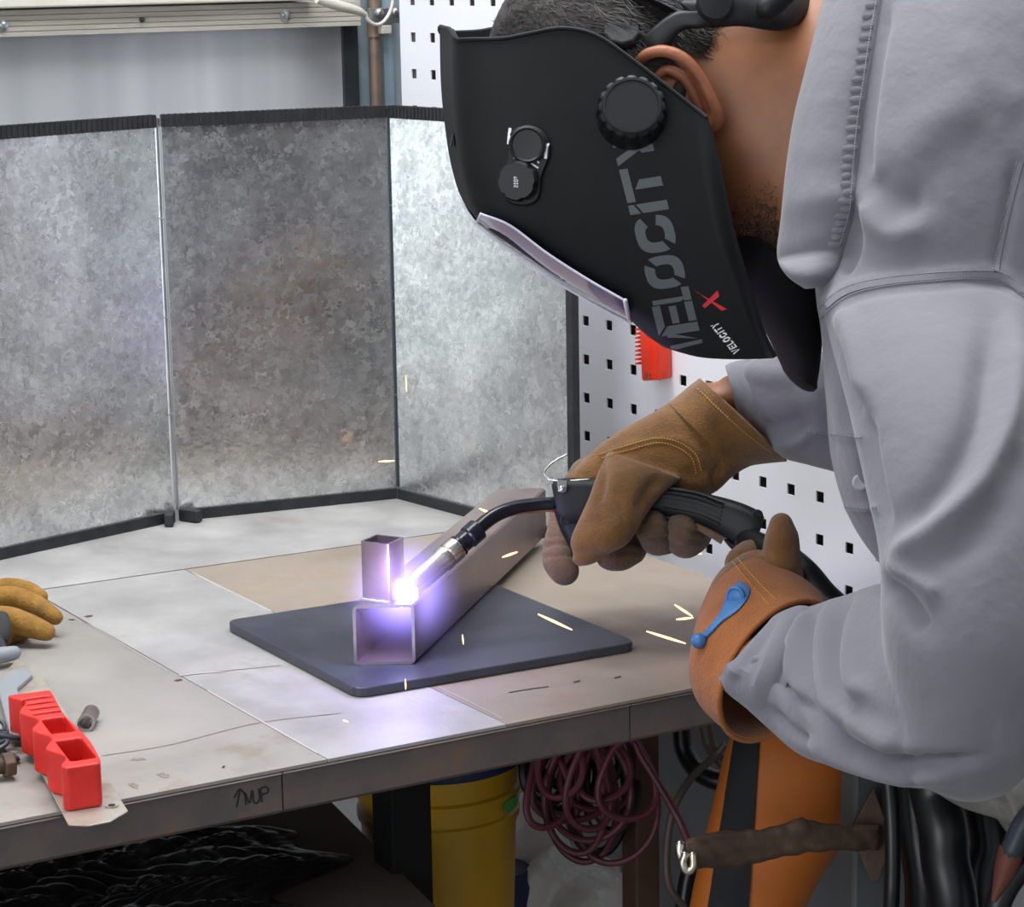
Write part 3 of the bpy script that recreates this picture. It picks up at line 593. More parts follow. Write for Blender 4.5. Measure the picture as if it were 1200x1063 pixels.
for k in range(9):
    c_ = T(-14+ (k % 3)*12, 868+(k//3)*13)+UP*(.006+.006*(k % 2)); a_ = nrm([math.cos(k*1.9), math.sin(k*1.9), .3]); b_ = nrm(np.cross(a_, [.2, .3, 1]))
    mb = MB(); mb.add(*tube([c_+a_*.0085*math.cos(h)+b_*.0055*math.sin(h) for h in np.linspace(0, 2*math.pi, 17)], .0017, 8)); build('link', mb, 'dark', o)
# yellow work glove
yg = empty('yellow_work_glove', T(20, 740), 'yellow leather work glove lying on the table at the left edge with dark cuff', 'glove')
def TT_(px, py, h): return T(px, py)+UP*h
mb = MB()
for ch, r_ in (([(-30, 730, .022), (5, 722, .026), (32, 722, .024), (50, 725, .020)], .0082), ([(-30, 742, .022), (10, 738, .030), (42, 742, .026), (66, 746, .017)], .009),
              ([(-30, 752, .018), (6, 754, .022), (34, 757, .018), (55, 758, .013)], .0105), ([(-40, 745, .012), (0, 752, .012), (25, 752, .011)], .011)):
    pts = [TT_(*q) for q in ch]; v, f = tube(pts, [r_, r_*1.05, r_, r_*.8], 14, rnd=True, steps=14) if len(pts) == 4 else tube(pts, r_, 14, rnd=True, steps=10); mb.add(v, f)
v, f = sil([(-70, 712, -70, 770, 1.98, .05), (-30, 714, -30, 768, 1.99, .05), (0, 718, 0, 764, 2.0, .04)], r0=True, r1=True); mb.add(v, f)
me = remesh(mb, .0022, 4)
for vv in me.vertices: vv.co.z = max(vv.co.z, TZ+.0008)
put('glove_leather', me, 'yglove', yg)
mb = MB(); mb.add(*ptube([(2, 724, 1.985), (4, 733, 1.965), (3, 746, 1.955), (-4, 758, 1.955)], .006, steps=14, rnd=True))
mb.add(*ptube([(0, 770, 1.93), (3, 760, 1.94), (-2, 748, 1.95)], .0035, steps=10, rnd=True)); build('knit_cuff', mb, 'ycuff', yg)

# ================================================================== UNDER THE TABLE
def at_depth_vertical(px, py, d, h):   # vertical cylinder helper
    return P(px, py, d)
# yellow pail
bt = P(512, 882, 2.10); bz = bt[2]; zs0 = .441; R_ = .0745
bk = empty('yellow_pail', (bt[0], bt[1], zs0), 'yellow ribbed plastic pail with blue lid standing under the table behind the black leg', 'pail')
hh = bz-zs0; prof = [(R_*.78, 0), (R_*.80, .004), (R_*.93, hh-.056), (R_*.97, hh-.055), (R_*.975, hh-.048), (R_*.945, hh-.046), (R_*.95, hh-.034), (R_*.99, hh-.033), (R_*.995, hh-.026), (R_*.955, hh-.024), (R_*.96, hh-.009), (R_*1.0, hh-.008), (R_*1.0, hh)]
mb = MB(); mb.add(*lathe((bt[0], bt[1], zs0), UP, prof, 48)); build('pail_body', mb, 'bucket', bk, auto=35)
mb = MB(); mb.add(*lathe((bt[0], bt[1], bz), UP, [(R_*1.03, -.003), (R_*1.05, 0), (R_*1.05, .010), (R_*1.0, .014), (R_*.9, .0145)], 48)); build('pail_lid', mb, 'blue_lid', bk, auto=35)
bb = MB(); bb.add(*lathe((bt[0], bt[1], zs0), UP, prof, 64)); bbv = bb.bvh()
gr = []
for px, py in ((588, 943), (597, 936), (604, 932), (606, 938), (604, 946), (596, 951), (590, 951)):
    h_ = hit(bbv, px, py, .0012); 
    if h_ is not None: gr.append(h_)
if len(gr) > 2: mb = MB(); mb.add(gr, [tuple(range(len(gr)))]); build('green_sticker', mb, 'green', bk, False)
c_ = P(592, 1085, 2.22); o = empty('blue_container', (c_[0], c_[1], .44), 'dark blue round container low beside the yellow pail', 'container')
mb = MB(); mb.add(*lathe((c_[0], c_[1], .441), UP, [(.028, 0), (.03, .01), (.03, c_[2]+.045-.441), (.024, c_[2]+.058-.441)], 32)); build('container_body', mb, 'blue_lid', o, auto=35)
# box wrapped in black film, brown board
zb_ = .74; q0, q1 = T(398, 948, zb_), T(515, 1065, zb_); 
bxo = empty('wrapped_box', (q0[0]-.3, q0[1], .44), 'big brown box topped with crumpled black plastic film under the table', 'box')
vx_ = nrm(q1-q0); sx_ = nrm(np.array([-1., -.42, 0]))
fe, be = q1+vx_*.02, q0-vx_*.06
mb = MB(); mb.add(*prism([fe, be, be+sx_*.62, fe+sx_*.62], (0, 0, -(zb_-.441)))); build('brown_box', mb, 'board', bxo, False, bevel=.002)
nx, ny = 150, 120; v, f = [], []
for j in range(ny):
    for i in range(nx):
        u_, w_ = i/(nx-1), j/(ny-1); edge = .075+.035*math.sin(w_*9)+.02*math.sin(w_*23+1)
        p = fe+(be-fe)*(w_*1.02-.01)+sx_*(edge+(.62-edge)*u_)
        z = .004+.006*abs(math.sin(u_*13+w_*9+2.3*math.sin(w_*7+u_*5)))+.004*abs(math.sin(u_*37-w_*31+1.7*math.sin(u_*19)))+.0025*abs(math.sin(u_*83+w_*57+2*math.sin(w_*31)))
        z *= min(1, u_*9+.12); p = p+UP*(z+.001); v.append(p)
for j in range(ny-1):
    for i in range(nx-1): f.append((j*nx+i, j*nx+i+1, (j+1)*nx+i+1, (j+1)*nx+i))
mb = MB(); mb.add(v, f); build('plastic_film', mb, 'film', bxo, solid=.0006)
# milky plastic bag
def lump(st, amp, sc, m, name, parent=None, seed=1):
    v, f = sil(st, N=110, steps=100, r0=True, r1=True); co = np.array(v); c = co.mean(0); r2 = np.random.default_rng(seed); dsp = np.zeros(len(co))
    for k in range(5):
        fr, ph = r2.normal(0, sc, 3), r2.uniform(0, 6.28); dsp += (1-2*np.sqrt(np.sin(co@fr+ph)**2+.015))*amp/(1+k*.35)
    nn = co-c; nn /= np.linalg.norm(nn, axis=1)[:, None]; co = co+nn*dsp[:, None]; mb = MB(); mb.add(co, f); return build(name, mb, m, parent, auto=60)
lump([(600, 945, 655, 930, 2.26, .05), (597, 985, 680, 985, 2.25, .07), (600, 1030, 735, 1015, 2.24, .09), (605, 1090, 765, 1075, 2.22, .1), (600, 1180, 775, 1170, 2.22, .1)], .008, 17, 'bag', 'plastic_bag', seed=3)
tag(bpy.context.scene.collection.objects[-1], 'milky crumpled plastic bag under the red cord between pail and rusty leg', 'bag')
# red cord coil hanging under the table
pts = []
loops = [(735, 40, 858, 960, 2.0), (640, 30, 868, 970, 2.02), (720, 60, 858, 1012, 2.05), (690, 62, 860, 985, 2.03), (676, 45, 862, 1000, 2.02), (700, 50, 858, 950, 2.04), (690, 30, 862, 972, 2.0), (668, 55, 864, 962, 2.05), (705, 38, 860, 938, 2.01), (655, 34, 866, 935, 2.0), (684, 52, 860, 1010, 2.045)]
for k, (cx, rx, y0, y1, d) in enumerate(loops):
    for h in np.linspace(-math.pi/2, 1.5*math.pi, 15)[:-1]:
        sx = math.cos(h)*rx*(.55+.45*(1+math.sin(h))/2); pts.append((cx+sx+4*math.sin(h*2+k), (y0+y1)/2+(y1-y0)/2*math.sin(h), d+.012*math.cos(h+k)))
pts += [(735, 866, 2.0), (752, 888, 1.99), (775, 925, 1.98), (795, 960, 1.97), (806, 985, 1.97)]
mb = MB(); mb.add(*ptube(pts, .0031, n=8, steps=len(pts)*4)); tag(build('extension_cord', mb, 'cord_red'), 'dull red extension cord hanging in a loose coil under the table', 'cord')
mb = MB(); pts = []
for k, (cx, rx, y0, y1, d) in enumerate([(660, 40, 862, 950, 2.08), (700, 34, 860, 1000, 2.085), (640, 26, 868, 940, 2.07), (715, 30, 860, 975, 2.075), (680, 46, 860, 925, 2.09)]):
    for h in np.linspace(-math.pi/2, 1.5*math.pi, 13)[:-1]: pts.append((cx+rx*math.cos(h), (y0+y1)/2+(y1-y0)/2*math.sin(h), d+.01*math.sin(h+k)))
mb.add(*ptube(pts, .0052, n=8, steps=len(pts)*4)); tag(build('black_hose', mb, 'cable'), 'black hose coiled behind the red cord under the table', 'hose')
mb = MB(); mb.add(*ptube([(850, 872, 2.04), (836, 888, 2.04), (810, 912, 2.03), (789, 950, 2.02), (781, 1000, 2.02), (785, 1040, 2.02), (805, 1070, 2.03), (820, 1120, 2.05)], .0034, n=10, steps=50)); tag(build('brown_cord', mb, 'cord_brown'), 'grey brown cord bowing down beside the orange leather', 'cord')
mb = MB(); mb.add(*ptube([(798, 850, 2.12), (802, 880, 2.12), (820, 905, 2.11), (846, 915, 2.10), (862, 900, 2.10)], .009, n=12, steps=36)); tag(build('black_hose', mb, 'cable'), 'thick black hose curving below the right end of the apron', 'hose')
mb = MB(); mb.add(*ptube([(826, 848, 2.09), (832, 872, 2.09), (846, 892, 2.08), (862, 905, 2.08)], .006, n=12, steps=30)); tag(build('grey_hose', mb, 'cord_brown'), 'thinner dark hose in front of the thick black one beside the orange leather', 'hose')
mb = MB(); mb.add(*ptube([(800, 1075, 2.1), (806, 1030, 2.1), (818, 1005, 2.1), (832, 1030, 2.1), (836, 1090, 2.1)], .008, n=12, steps=36)); tag(build('black_hose', mb, 'cable'), 'black hose loop low behind the rusty bar end', 'hose')
# orange leather with black strap
la = empty('orange_leather_apron', P(900, 1300, 2.0), 'orange leather hanging in folds with a black strap beside the table corner', 'apron')
v, f = sil([(868, 838, 985, 842, 1.98, .05), (850, 880, 1000, 885, 1.98, .07), (838, 930, 1000, 930, 1.98, .08), (824, 990, 985, 990, 1.98, .08), (808, 1063, 945, 1063, 1.98, .08), (790, 1200, 900, 1200, 1.98, .07), (785, 1330, 890, 1330, 1.98, .06)], N=64, steps=60, e=2.4)
mb = MB(); mb.add(v, f); me = bpy.data.meshes.new('x'); me.from_pydata(mb.v, [], mb.f); 
displace(me, [([(915, 850), (900, 905), (888, 960), (884, 1080)], 7, -.012), ([(950, 850), (930, 900), (900, 940)], 16, .007), ([(985, 900), (960, 980), (930, 1063)], 14, .006)], 0)
lb = mesh_bvh(me); put('leather_sheet', me, 'leather', la)
R = []
for t in np.linspace(0, 1, 30):
    x0, x1, y = 866+(829-866)*t, 892+(876-892)*t, 846+(1075-846)*t; r1, r2 = [], []
    for k in range(7):
        h_ = hit(lb, x0+(x1-x0)*k/6, y, .0022)
        r1.append(h_)
    if all(p is not None for p in r1): R.append(r1)
mb = MB(); mb.add(*rings_mesh(R, False, False)); build('strap', mb, 'strap', la, solid=.002)
# rusty bar bracket on a grey post
po_ = P(1020, 1000, 1.93); gp = empty('grey_post', (po_[0], po_[1], 0), 'grey painted square steel post behind the rusty bar plate', 'post')
pw_ = 21*1.93/2778; mb = MB(); ft = nrm([.3, -1, 0]); sdv = np.cross(UP, ft)
pcn = np.array([po_[0], po_[1], .43])-ft*pw_; mb.add(*box(pcn, sdv*pw_, ft*pw_, UP*.43)); build('post_tube', mb, 'post', gp, False, bevel=.003)
mb = MB(); mb.add(*box(pcn-UP*.426+0*UP, sdv*.05, ft*.05, UP*.004)); build('base_plate', mb, 'post', gp, False, bevel=.001)
rb = empty('rusty_bar_bracket', P(1015, 985, 1.90), 'rusty steel bar welded to a diamond shaped plate on the grey post', 'bracket')
mb = MB(); dp = [P(1024, 923, 1.905), P(1046, 985, 1.905), P(1030, 1034, 1.905), P(1021, 1034, 1.905), P(1003, 990, 1.905), P(1000, 968, 1.905)]; mb.add(*prism(dp, _fw*.008)); build('end_plate', mb, 'rust', rb, False, bevel=.001)
v, f = sil([(803, 985, 808, 1020, 1.83, .026), (830, 976, 836, 1017, 1.84, .03), (880, 972, 884, 1012, 1.855, .03), (935, 963, 940, 1000, 1.87, .028), (985, 967, 988, 998, 1.885, .026), (1030, 966, 1028, 997, 1.90, .024)], N=28, steps=50, e=2.6)
mb = MB(); mb.add(v, f); me = bpy.data.meshes.new('x'); me.from_pydata(mb.v, [], mb.f); displace(me, [([(815, 990), (860, 982), (930, 985), (1000, 978)], 5, -.003), ([(925, 972), (945, 966)], 12, .004)], .0012, 160, False); put('bar', me, 'rust', rb)
mb = MB(); mb.add(*ptube([(797, 990, 1.822), (797, 1000, 1.822), (802, 1012, 1.822)], .004, rnd=True, steps=8)); mb.add(*ptube([(803, 1002, 1.815), (800, 1012, 1.815), (805, 1021, 1.815), (812, 1016, 1.815), (812, 1002, 1.815)], .0032, rnd=True, steps=16)); build('bright_weld', mb, 'nozzle', rb)
# right: hoses, plastic, brush
for pts, r_, m, lab in (([(1085, 880, 1.84), (1095, 930, 1.84), (1105, 970, 1.83), (1108, 1010, 1.83), (1118, 1070, 1.83), (1120, 1200, 1.85)], .019, 'cable', 'thick black hose hanging under the elbow'),
                     ([(1070, 910, 1.88), (1075, 970, 1.88), (1085, 1040, 1.88), (1080, 1150, 1.9)], .017, 'cable', 'black hose hanging between grey post and thick hose'),
                     ([(1260, 985, 1.78), (1215, 1005, 1.78), (1185, 1030, 1.78), (1165, 1075, 1.78), (1150, 1160, 1.78)], .010, 'cable', 'black hose curving out of the lower right corner'),
                     ([(1150, 930, 1.9), (1160, 990, 1.9), (1150, 1040, 1.9), (1165, 1150, 1.9)], .016, 'cable', 'black hose hanging under the clear plastic bag')):
    mb = MB(); mb.add(*ptube(pts, r_, n=16, steps=40)); tag(build('black_hose', mb, m), lab, 'hose')
lump([(1085, 925, 1105, 890, 1.80, .03), (1120, 955, 1150, 880, 1.80, .06), (1165, 985, 1200, 880, 1.80, .08), (1215, 1000, 1250, 890, 1.80, .09), (1290, 1000, 1300, 900, 1.80, .08)], .009, 22, 'bag2', 'clear_plastic_bag', seed=8)
tag(bpy.context.scene.collection.objects[-1], 'clear crumpled plastic bag under the elbow at the right frame edge', 'bag')
o = empty('bristle_brush', P(1175, 1030, 1.77), 'small brush with coppery bristles at the lower right corner', 'brush')
mb = MB(); mb.add(*ptube([(1186, 995, 1.77), (1178, 1020, 1.77), (1164, 1056, 1.77)], [.010, .0085, .002], n=12, steps=12)); build('bristles', mb, 'bristle', o)
mb = MB(); mb.add(*ptube([(1186, 997, 1.768), (1205, 960, 1.765), (1240, 930, 1.76)], .009, n=12, steps=12, rnd=True)); build('ferrule', mb, 'dark', o)
# ================================================================== PERSON
HIP = P(1640, 560, 1.80)
pn = empty('person', (HIP[0], HIP[1], 0), 'person in grey work shirt and leather gloves bent over the table welding', 'person')
# sections: ax,ay,bx,by,depth,thickness
TORSO = [(985, -70, 955, 335, 1.78, .17), (1035, -125, 965, 420, 1.77, .26), (1100, -160, 975, 540, 1.765, .33), (1200, -180, 1020, 640, 1.765, .37), (1350, -165, 1130, 740, 1.77, .37), (1520, -60, 1330, 830, 1.78, .36), (1740, 180, 1480, 900, 1.79, .36)]
UARM_L = [(960, 348, 1215, 300, 1.66, .15), (972, 400, 1248, 380, 1.625, .175), (992, 480, 1262, 470, 1.585, .175), (1012, 570, 1268, 570, 1.555, .17), (1028, 650, 1270, 680, 1.535, .165), (1030, 740, 1262, 800, 1.525, .16), (1050, 850, 1215, 880, 1.525, .135)]
FARM_L = [(905, 729, 846, 800, 1.735, .078), (925, 719, 868, 822, 1.72, .088), (958, 708, 900, 852, 1.695, .100), (1000, 694, 938, 886, 1.65, .118), (1045, 680, 990, 905, 1.60, .13), (1095, 690, 1055, 924, 1.555, .14), (1150, 730, 1130, 926, 1.53, .135)]
FARM_R = [(853, 429, 868, 486, 2.015, .062), (870, 424, 885, 512, 2.01, .078), (900, 419, 915, 536, 1.995, .095), (935, 415, 950, 546, 1.98, .11), (985, 410, 1000, 560, 1.95, .12), (1060, 400, 1080, 590, 1.90, .14), (1130, 330, 1150, 560, 1.86, .15)]
def shrink(st, k, kt):
    o = []
    for ax_, ay, bx_, by, d, th in st:
        cx, cy = (ax_+bx_)/2, (ay+by)/2; o.append((cx+(ax_-cx)*k, cy+(ay-cy)*k, cx+(bx_-cx)*k, cy+(by-cy)*k, d, th*kt))
    return o
# ---------------------------------------------------------------- body (one continuous skin)
HC = P(745, 112, 1.80); PXM = 1.80/F
def hv(dx, dy, k): return (_r*dx-_up*dy)*PXM*k      # pixel direction on screen -> metres
HU = nrm(hv(-.6, -.8, 1)); HF = nrm(hv(-.8, .6, 1)); HL = nrm(np.cross(HU, HF)); HL = HL if HL@_fw > 0 else -HL
mb = MB()
mb.add(*ellipsoid(HC+HU*.028, HF*.094, HL*.073, HU*.088, 40, 26))                # skull
mb.add(*ellipsoid(HC+HF*.028-HU*.035, HF*.058, HL*.060, HU*.080, 36, 22))          # face
v, f = tube([HC-HU*.045+HF*.005-HL*.05, HC-HU*.085+HF*.035-HL*.036, HC-HU*.104+HF*.068, HC-HU*.085+HF*.035+HL*.036, HC-HU*.045+HF*.005+HL*.05], [.024, .022, .022, .022, .024], 14, rnd=True, steps=24); mb.add(v, f)   # jaw
v, f = tube([HC+HU*.012+HF*.084, HC-HU*.012+HF*.100, HC-HU*.030+HF*.108], [.008, .011, .013], 12, rnd=True, steps=10); mb.add(v, f)   # nose
for s in (-1, 1):
    mb.add(*ellipsoid(HC-HU*.031+HF*.095+HL*.012*s, HF*.009, HL*.009, HU*.007, 12, 8))          # nostril wings
    mb.add(*tube([HC+HU*.026+HF*.086+HL*.008*s, HC+HU*.030+HF*.086+HL*.030*s, HC+HU*.024+HF*.072+HL*.048*s], .008, 10, rnd=True, steps=10))   # brow
    mb.add(*ellipsoid(HC+HU*.006+HF*.074+HL*.031*s, HF*.013, HL*.015, HU*.011, 14, 10))          # eyelids
mb.add(*tube([HC-HU*.058+HF*.078-HL*.022, HC-HU*.055+HF*.091, HC-HU*.058+HF*.078+HL*.022], [.004, .007, .004], 10, rnd=True, steps=12))   # upper lip
mb.add(*tube([HC-HU*.068+HF*.078-HL*.020, HC-HU*.068+HF*.091, HC-HU*.068+HF*.078+HL*.020], [.004, .008, .004], 10, rnd=True, steps=12))   # lower lip
mb.add(*sil([(840, -40, 800, 210, 1.80, .118), (890, -25, 845, 262, 1.795, .124), (935, -30, 893, 298, 1.79, .13), (985, -50, 945, 320, 1.78, .14), (1040, -80, 1000, 340, 1.77, .17)], N=44, r0=True))   # neck
mb.add(*sil(shrink(TORSO, .84, .80), r0=True, r1=True)); 
for st in (UARM_L, FARM_L, FARM_R): mb.add(*sil(shrink(st, .60, .58), r0=True, r1=True))
mb.add(*sil([(818, 448, 836, 498, 2.02, .046), (845, 447, 858, 490, 2.02, .048), (872, 438, 890, 500, 2.01, .055)], r0=True, r1=True))                 # right wrist
for s, dd in ((-1, 1.70), (1, 1.88)):
    hp = P(1600, 620, dd); kn = hp+np.array([.02, 0, -.42]); an = kn+np.array([.06, 0, -.38]); hp2 = np.array([kn[0], kn[1], .50]); an2 = np.array([an[0], an[1], .09])
    mb.add(*tube([hp, hp2, an2], [.075, .052, .036], 16, rnd=True, steps=16)); mb.add(*tube([an2+np.array([.04, 0, -.04]), an2+np.array([-.16, 0, -.055])], [.033, .028], 12, rnd=True))
me = remesh(mb, .0042, 5); body = put('body', me, 'skin', pn); body.data.materials.append(MT['beard'])
bbody = BVHTree.FromPolygons([v.co+body.location for v in me.vertices], [tuple(p.vertices) for p in me.polygons])
# ---------------------------------------------------------------- shirt
mb = MB(); mb.add(*sil(TORSO, N=64, steps=50, r0=False, r1=True)); mb.add(*sil(UARM_L, N=56, steps=50, r0=True, r1=True)); mb.add(*sil(FARM_L, N=48, steps=40, r0=False, r1=True)); mb.add(*sil(FARM_R, N=40, steps=40, r0=False, r1=True))
me = remesh(mb, .0036, 6)
FOLDS = [
 # shoulder and back
 ([(1012, 215), (1015, 150), (1028, 60), (1040, 0)], 9, -.004), ([(1005, 235), (1025, 262), (1050, 275), (1085, 262)], 20, .0040), ([(1015, 205), (1045, 232), (1085, 236)], 20, -.0042), ([(1002, 240), (998, 290), (985, 320)], 9, -.007),
 ([(1040, 195), (1090, 150), (1150, 110)], 34, .0022), ([(1020, 290), (1080, 210), (1160, 150)], 40, -.0014), ([(1120, 40), (1160, 100), (1200, 130)], 30, .0014), ([(1190, 190), (1180, 260), (1168, 320)], 8, -.003),
 # yoke ridge and sleeve head
 ([(940, 375), (975, 348), (1010, 331), (1080, 321), (1165, 318), (1210, 345)], 7, .0016), ([(945, 395), (985, 362), (1020, 345), (1090, 336), (1165, 333), (1210, 360)], 6, -.0014),
 ([(955, 365), (970, 400), (990, 450), (1000, 500)], 11, -.007), ([(985, 360), (1000, 410), (1010, 470)], 14, .005), ([(945, 375), (952, 420), (965, 470)], 12, .004),
 # long fold down the upper arm
 ([(1190, 350), (1185, 470), (1150, 560), (1090, 620), (1040, 660)], 20, .0065), ([(1165, 380), (1150, 490), (1110, 570), (1050, 625)], 24, -.005), ([(1200, 520), (1170, 600), (1100, 660)], 24, -.003),
 ([(1010, 480), (1020, 550), (1035, 620)], 10, -.006),
 # elbow crook
 ([(1000, 700), (985, 730), (975, 770), (985, 810), (1005, 835)], 9, -.010), ([(1010, 690), (1000, 740), (1000, 790), (1020, 820)], 12, .006), ([(1030, 680), (1060, 705), (1085, 740)], 16, -.007), ([(1040, 665), (1075, 680), (1100, 700)], 12, .004),
 # forearm folds
 ([(930, 722), (918, 750), (912, 785), (920, 815)], 7, -.006), ([(945, 716), (935, 750), (930, 790), (940, 830)], 9, .006), ([(960, 712), (952, 750), (952, 800), (965, 850)], 8, -.007), ([(975, 704), (965, 750), (968, 800), (985, 850)], 9, .007),
 ([(890, 740), (900, 770), (920, 800), (960, 845)], 7, -.005), ([(960, 840), (985, 870), (1030, 890), (1100, 895), (1150, 890)], 9, -.008), ([(945, 862), (980, 892), (1040, 910), (1110, 914)], 9, .006), ([(900, 830), (925, 855), (950, 868)], 7, -.005), ([(985, 800), (1010, 850), (1060, 880)], 14, .006),
 ([(880, 775), (905, 770), (930, 745)], 6, .004),
 # chest flap and far sleeve
 ([(945, 505), (985, 512), (1010, 512)], 4, .002), ([(975, 590), (1000, 597), (1030, 597)], 5, .003), ([(950, 430), (965, 480), (975, 540)], 10, -.004),
 ([(870, 432), (900, 440), (935, 440)], 14, .003), ([(890, 500), (915, 500), (945, 490)], 12, -.004), ([(900, 525), (930, 520), (950, 510)], 8, .003),
]
displace(me, [(p_, w_*.85, h_*1.65) for p_, w_, h_ in FOLDS], .0012, 26)
shirt = put('shirt', me, 'shirt', pn)
bs = BVHTree.FromPolygons([v.co+shirt.location for v in me.vertices], [tuple(p.vertices) for p in me.polygons])
def seam(pts, wpx, name='seam', m='shirt', off=.0005, par=None, th=.0012):
    sm = stroke(bs, pts, wpx, off)
    if len(sm.f): build(name, sm, m, par or shirt, True, solid=th)
def thread(pts, px=1.6, gap=3.2, bv=None, m='thread', par=None, name='stitching', off=.0006):
    """dashed stitch line lying on a surface"""
    q = crom(pts, 200); L_ = np.concatenate([[0], np.cumsum(np.hypot(*np.diff(q, axis=0).T))]); mb = MB(); s = 0
    while s < L_[-1]-gap*.6:
        a = np.array([np.interp(s, L_, q[:, 0]), np.interp(s, L_, q[:, 1])]); b = np.array([np.interp(s+gap*.62, L_, q[:, 0]), np.interp(s+gap*.62, L_, q[:, 1])]); s += gap
        pa, pb = hit(bv or bs, *a, off), hit(bv or bs, *b, off)
        if pa is None or pb is None or np.linalg.norm(pa-pb) > .02: continue
        mb.add(*tube([pa, (pa+pb)/2-_fw*.0002, pb], px/2*1.7/F, 6))
    if len(mb.f): build(name, mb, m, par or shirt)['kind'] = 'stuff'
seam([(943, 388), (975, 353), (1010, 336), (1080, 326), (1165, 323), (1200, 342)], 7); 
thread([(945, 381), (975, 347), (1010, 331), (1080, 321), (1165, 318), (1200, 336)]); thread([(946, 394), (977, 359), (1012, 341), (1080, 331), (1165, 328), (1200, 348)])
seam([(1167, 318), (1180, 255), (1196, 190)], 6); thread([(1163, 316), (1176, 253), (1192, 188)])
thread([(945, 506), (985, 511), (1012, 513)]); thread([(975, 588), (1000, 595), (1030, 595)])
h_ = hit(bs, 1008, 565, .0002)
if h_ is not None:
    mb = MB(); mb.add(*lathe(h_, -_fw, [(.0055, -.001), (.0058, .0012), (.0046, .002), (.0012, .0016)], 18)); build('button', mb, 'button', shirt)
# far cuff and near cuff: open bands with thickness
def band(st, name, m, par, th=.0025, N=48, steps=18, e=2., folds=()):
    v, f = sil(st, N=N, steps=steps, caps=False, e=e); me = bpy.data.meshes.new('x'); me.from_pydata(v, [], f)
    if folds: displace(me, folds, .0008, 40)
    mb = MB(); mb.v = [tuple(q.co) for q in me.vertices]; mb.f = f; return build(name, mb, m, par, True, solid=th, bevel=.0008, auto=70)
band([(850, 430, 868, 490, 2.016, .068), (858, 426, 877, 503, 2.013, .076), (875, 422, 890, 516, 2.008, .078), (890, 424, 902, 520, 2.0, .07)], 'cuff', 'shirt', shirt, .0025, folds=[([(866, 428), (880, 470), (884, 510)], 4, .0015)])
band([(901, 731, 843, 795, 1.736, .076), (908, 723, 848, 806, 1.732, .084), (922, 716, 866, 822, 1.720, .090), (938, 712, 888, 838, 1.706, .090), (955, 716, 908, 842, 1.695, .078)], 'cuff', 'shirt', shirt, .003, e=2.1,
     folds=[([(912, 722), (890, 760), (862, 800)], 5, -.003), ([(925, 720), (908, 760), (884, 815)], 6, .003), ([(940, 716), (925, 760), (905, 820)], 6, -.004), ([(850, 778), (862, 786), (878, 786)], 6, .004)])
# collar
lf = [(975, -40), (957, 30), (942, 90), (930, 140), (921, 200), (915, 260), (911, 300), (922, 322), (945, 338)]
rt = [(1040, -40), (1026, 30), (1017, 90), (1009, 145), (1004, 200), (1000, 245), (990, 285), (977, 320), (962, 336)]
lq, rq = crom(lf, 48), crom(rt, 48); R = []
dR = None
for a, b in zip(lq, rq):
    row = []; hb = hit(bs, *b, .004)
    db_ = proj(hb)[2] if hb is not None else (dR or 1.70); dR = db_
    ha = hit(bbody, *a, .003); da = proj(ha)[2] if ha is not None else db_
    da = min(max(da, db_-.004), db_+.05)
    row.append(P(a[0]+2, a[1], da+.045))          # turned-under inner band
    for k in range(11):
        u = k/10; p = a+(b-a)*u; d = da+(db_-da)*u**.7-.010*math.sin(math.pi*min(1, u*1.02))-.004*(1-u)
        row.append(P(p[0], p[1], d))
    row.append(P(b[0]+3, b[1]+1, db_+.006)); R.append(row)
mb = MB(); mb.add(*rings_mesh(R, False, False)); col_ = build('collar', mb, 'shirt', shirt, True, solid=.0022, sub=1, auto=70); cb_ = obv(col_)
edge = [(1034, -30), (1021, 30), (1012, 90), (1004, 145), (999, 200), (995, 245), (984, 285)]
thread(edge, 1.5, 3.4, cb_, 'thread', shirt, off=.0022)
mb = MB()
for k, t in enumerate(np.linspace(0, 1, 30)):     # puckers along the seam
    q = crom(edge, 29)[k]; h_ = hit(cb_, q[0]-5, q[1], .0008)
    if h_ is not None and k % 1 == 0: mb.add(*ellipsoid(h_+_r*random.uniform(-.0015, .001)+_fw*.0002, _r*random.uniform(.0035, .0062), _up*.0026+_r*.0006, _fw*random.uniform(.0006, .0009), 12, 8))
build('puckered_seam', mb, 'shirt', shirt)['kind'] = 'stuff'
mb = MB(); mb.add(*sil([(856, 280, 960, 322, 1.81, .10), (868, 335, 965, 365, 1.825, .11), (895, 385, 962, 420, 1.84, .11), (914, 425, 958, 448, 1.85, .08)], N=40, r0=True, r1=True)); build('undershirt', mb, 'strap', pn)
# trousers, boots
mb = MB(); mb.add(*sil([(1640, 130, 1440, 860, 1.79, .355), (1720, 250, 1500, 900, 1.79, .36), (1760, 420, 1480, 960, 1.79, .35)], r0=True, r1=True))
for dd in (1.70, 1.88):
    hp = P(1600, 640, dd); kn = np.array([hp[0]+.02, hp[1], .50]); an = np.array([hp[0]+.08, hp[1], .10]); mb.add(*tube([hp, kn, an], [.098, .074, .062], 20, rnd=True, steps=16))
put('trousers', remesh(mb, .008, 6), 'trousers', pn)
for dd in (1.70, 1.88):
    hp = P(1600, 640, dd); an = np.array([hp[0]+.08, hp[1], .10]); mb = MB(); mb.add(*tube([an+np.array([.03, 0, -.03]), an+np.array([-.06, 0, -.045]), an+np.array([-.17, 0, -.055])], [.055, .05, .042], 16, rnd=True, steps=10)); mb.add(*tube([an+UP*.03, an-UP*.05], [.05, .052], 16, rnd=True))
    me = remesh(mb, .006, 4)
    for v in me.vertices: v.co.z = max(v.co.z, .001)
    put('boot', me, 'helmet_in', pn)
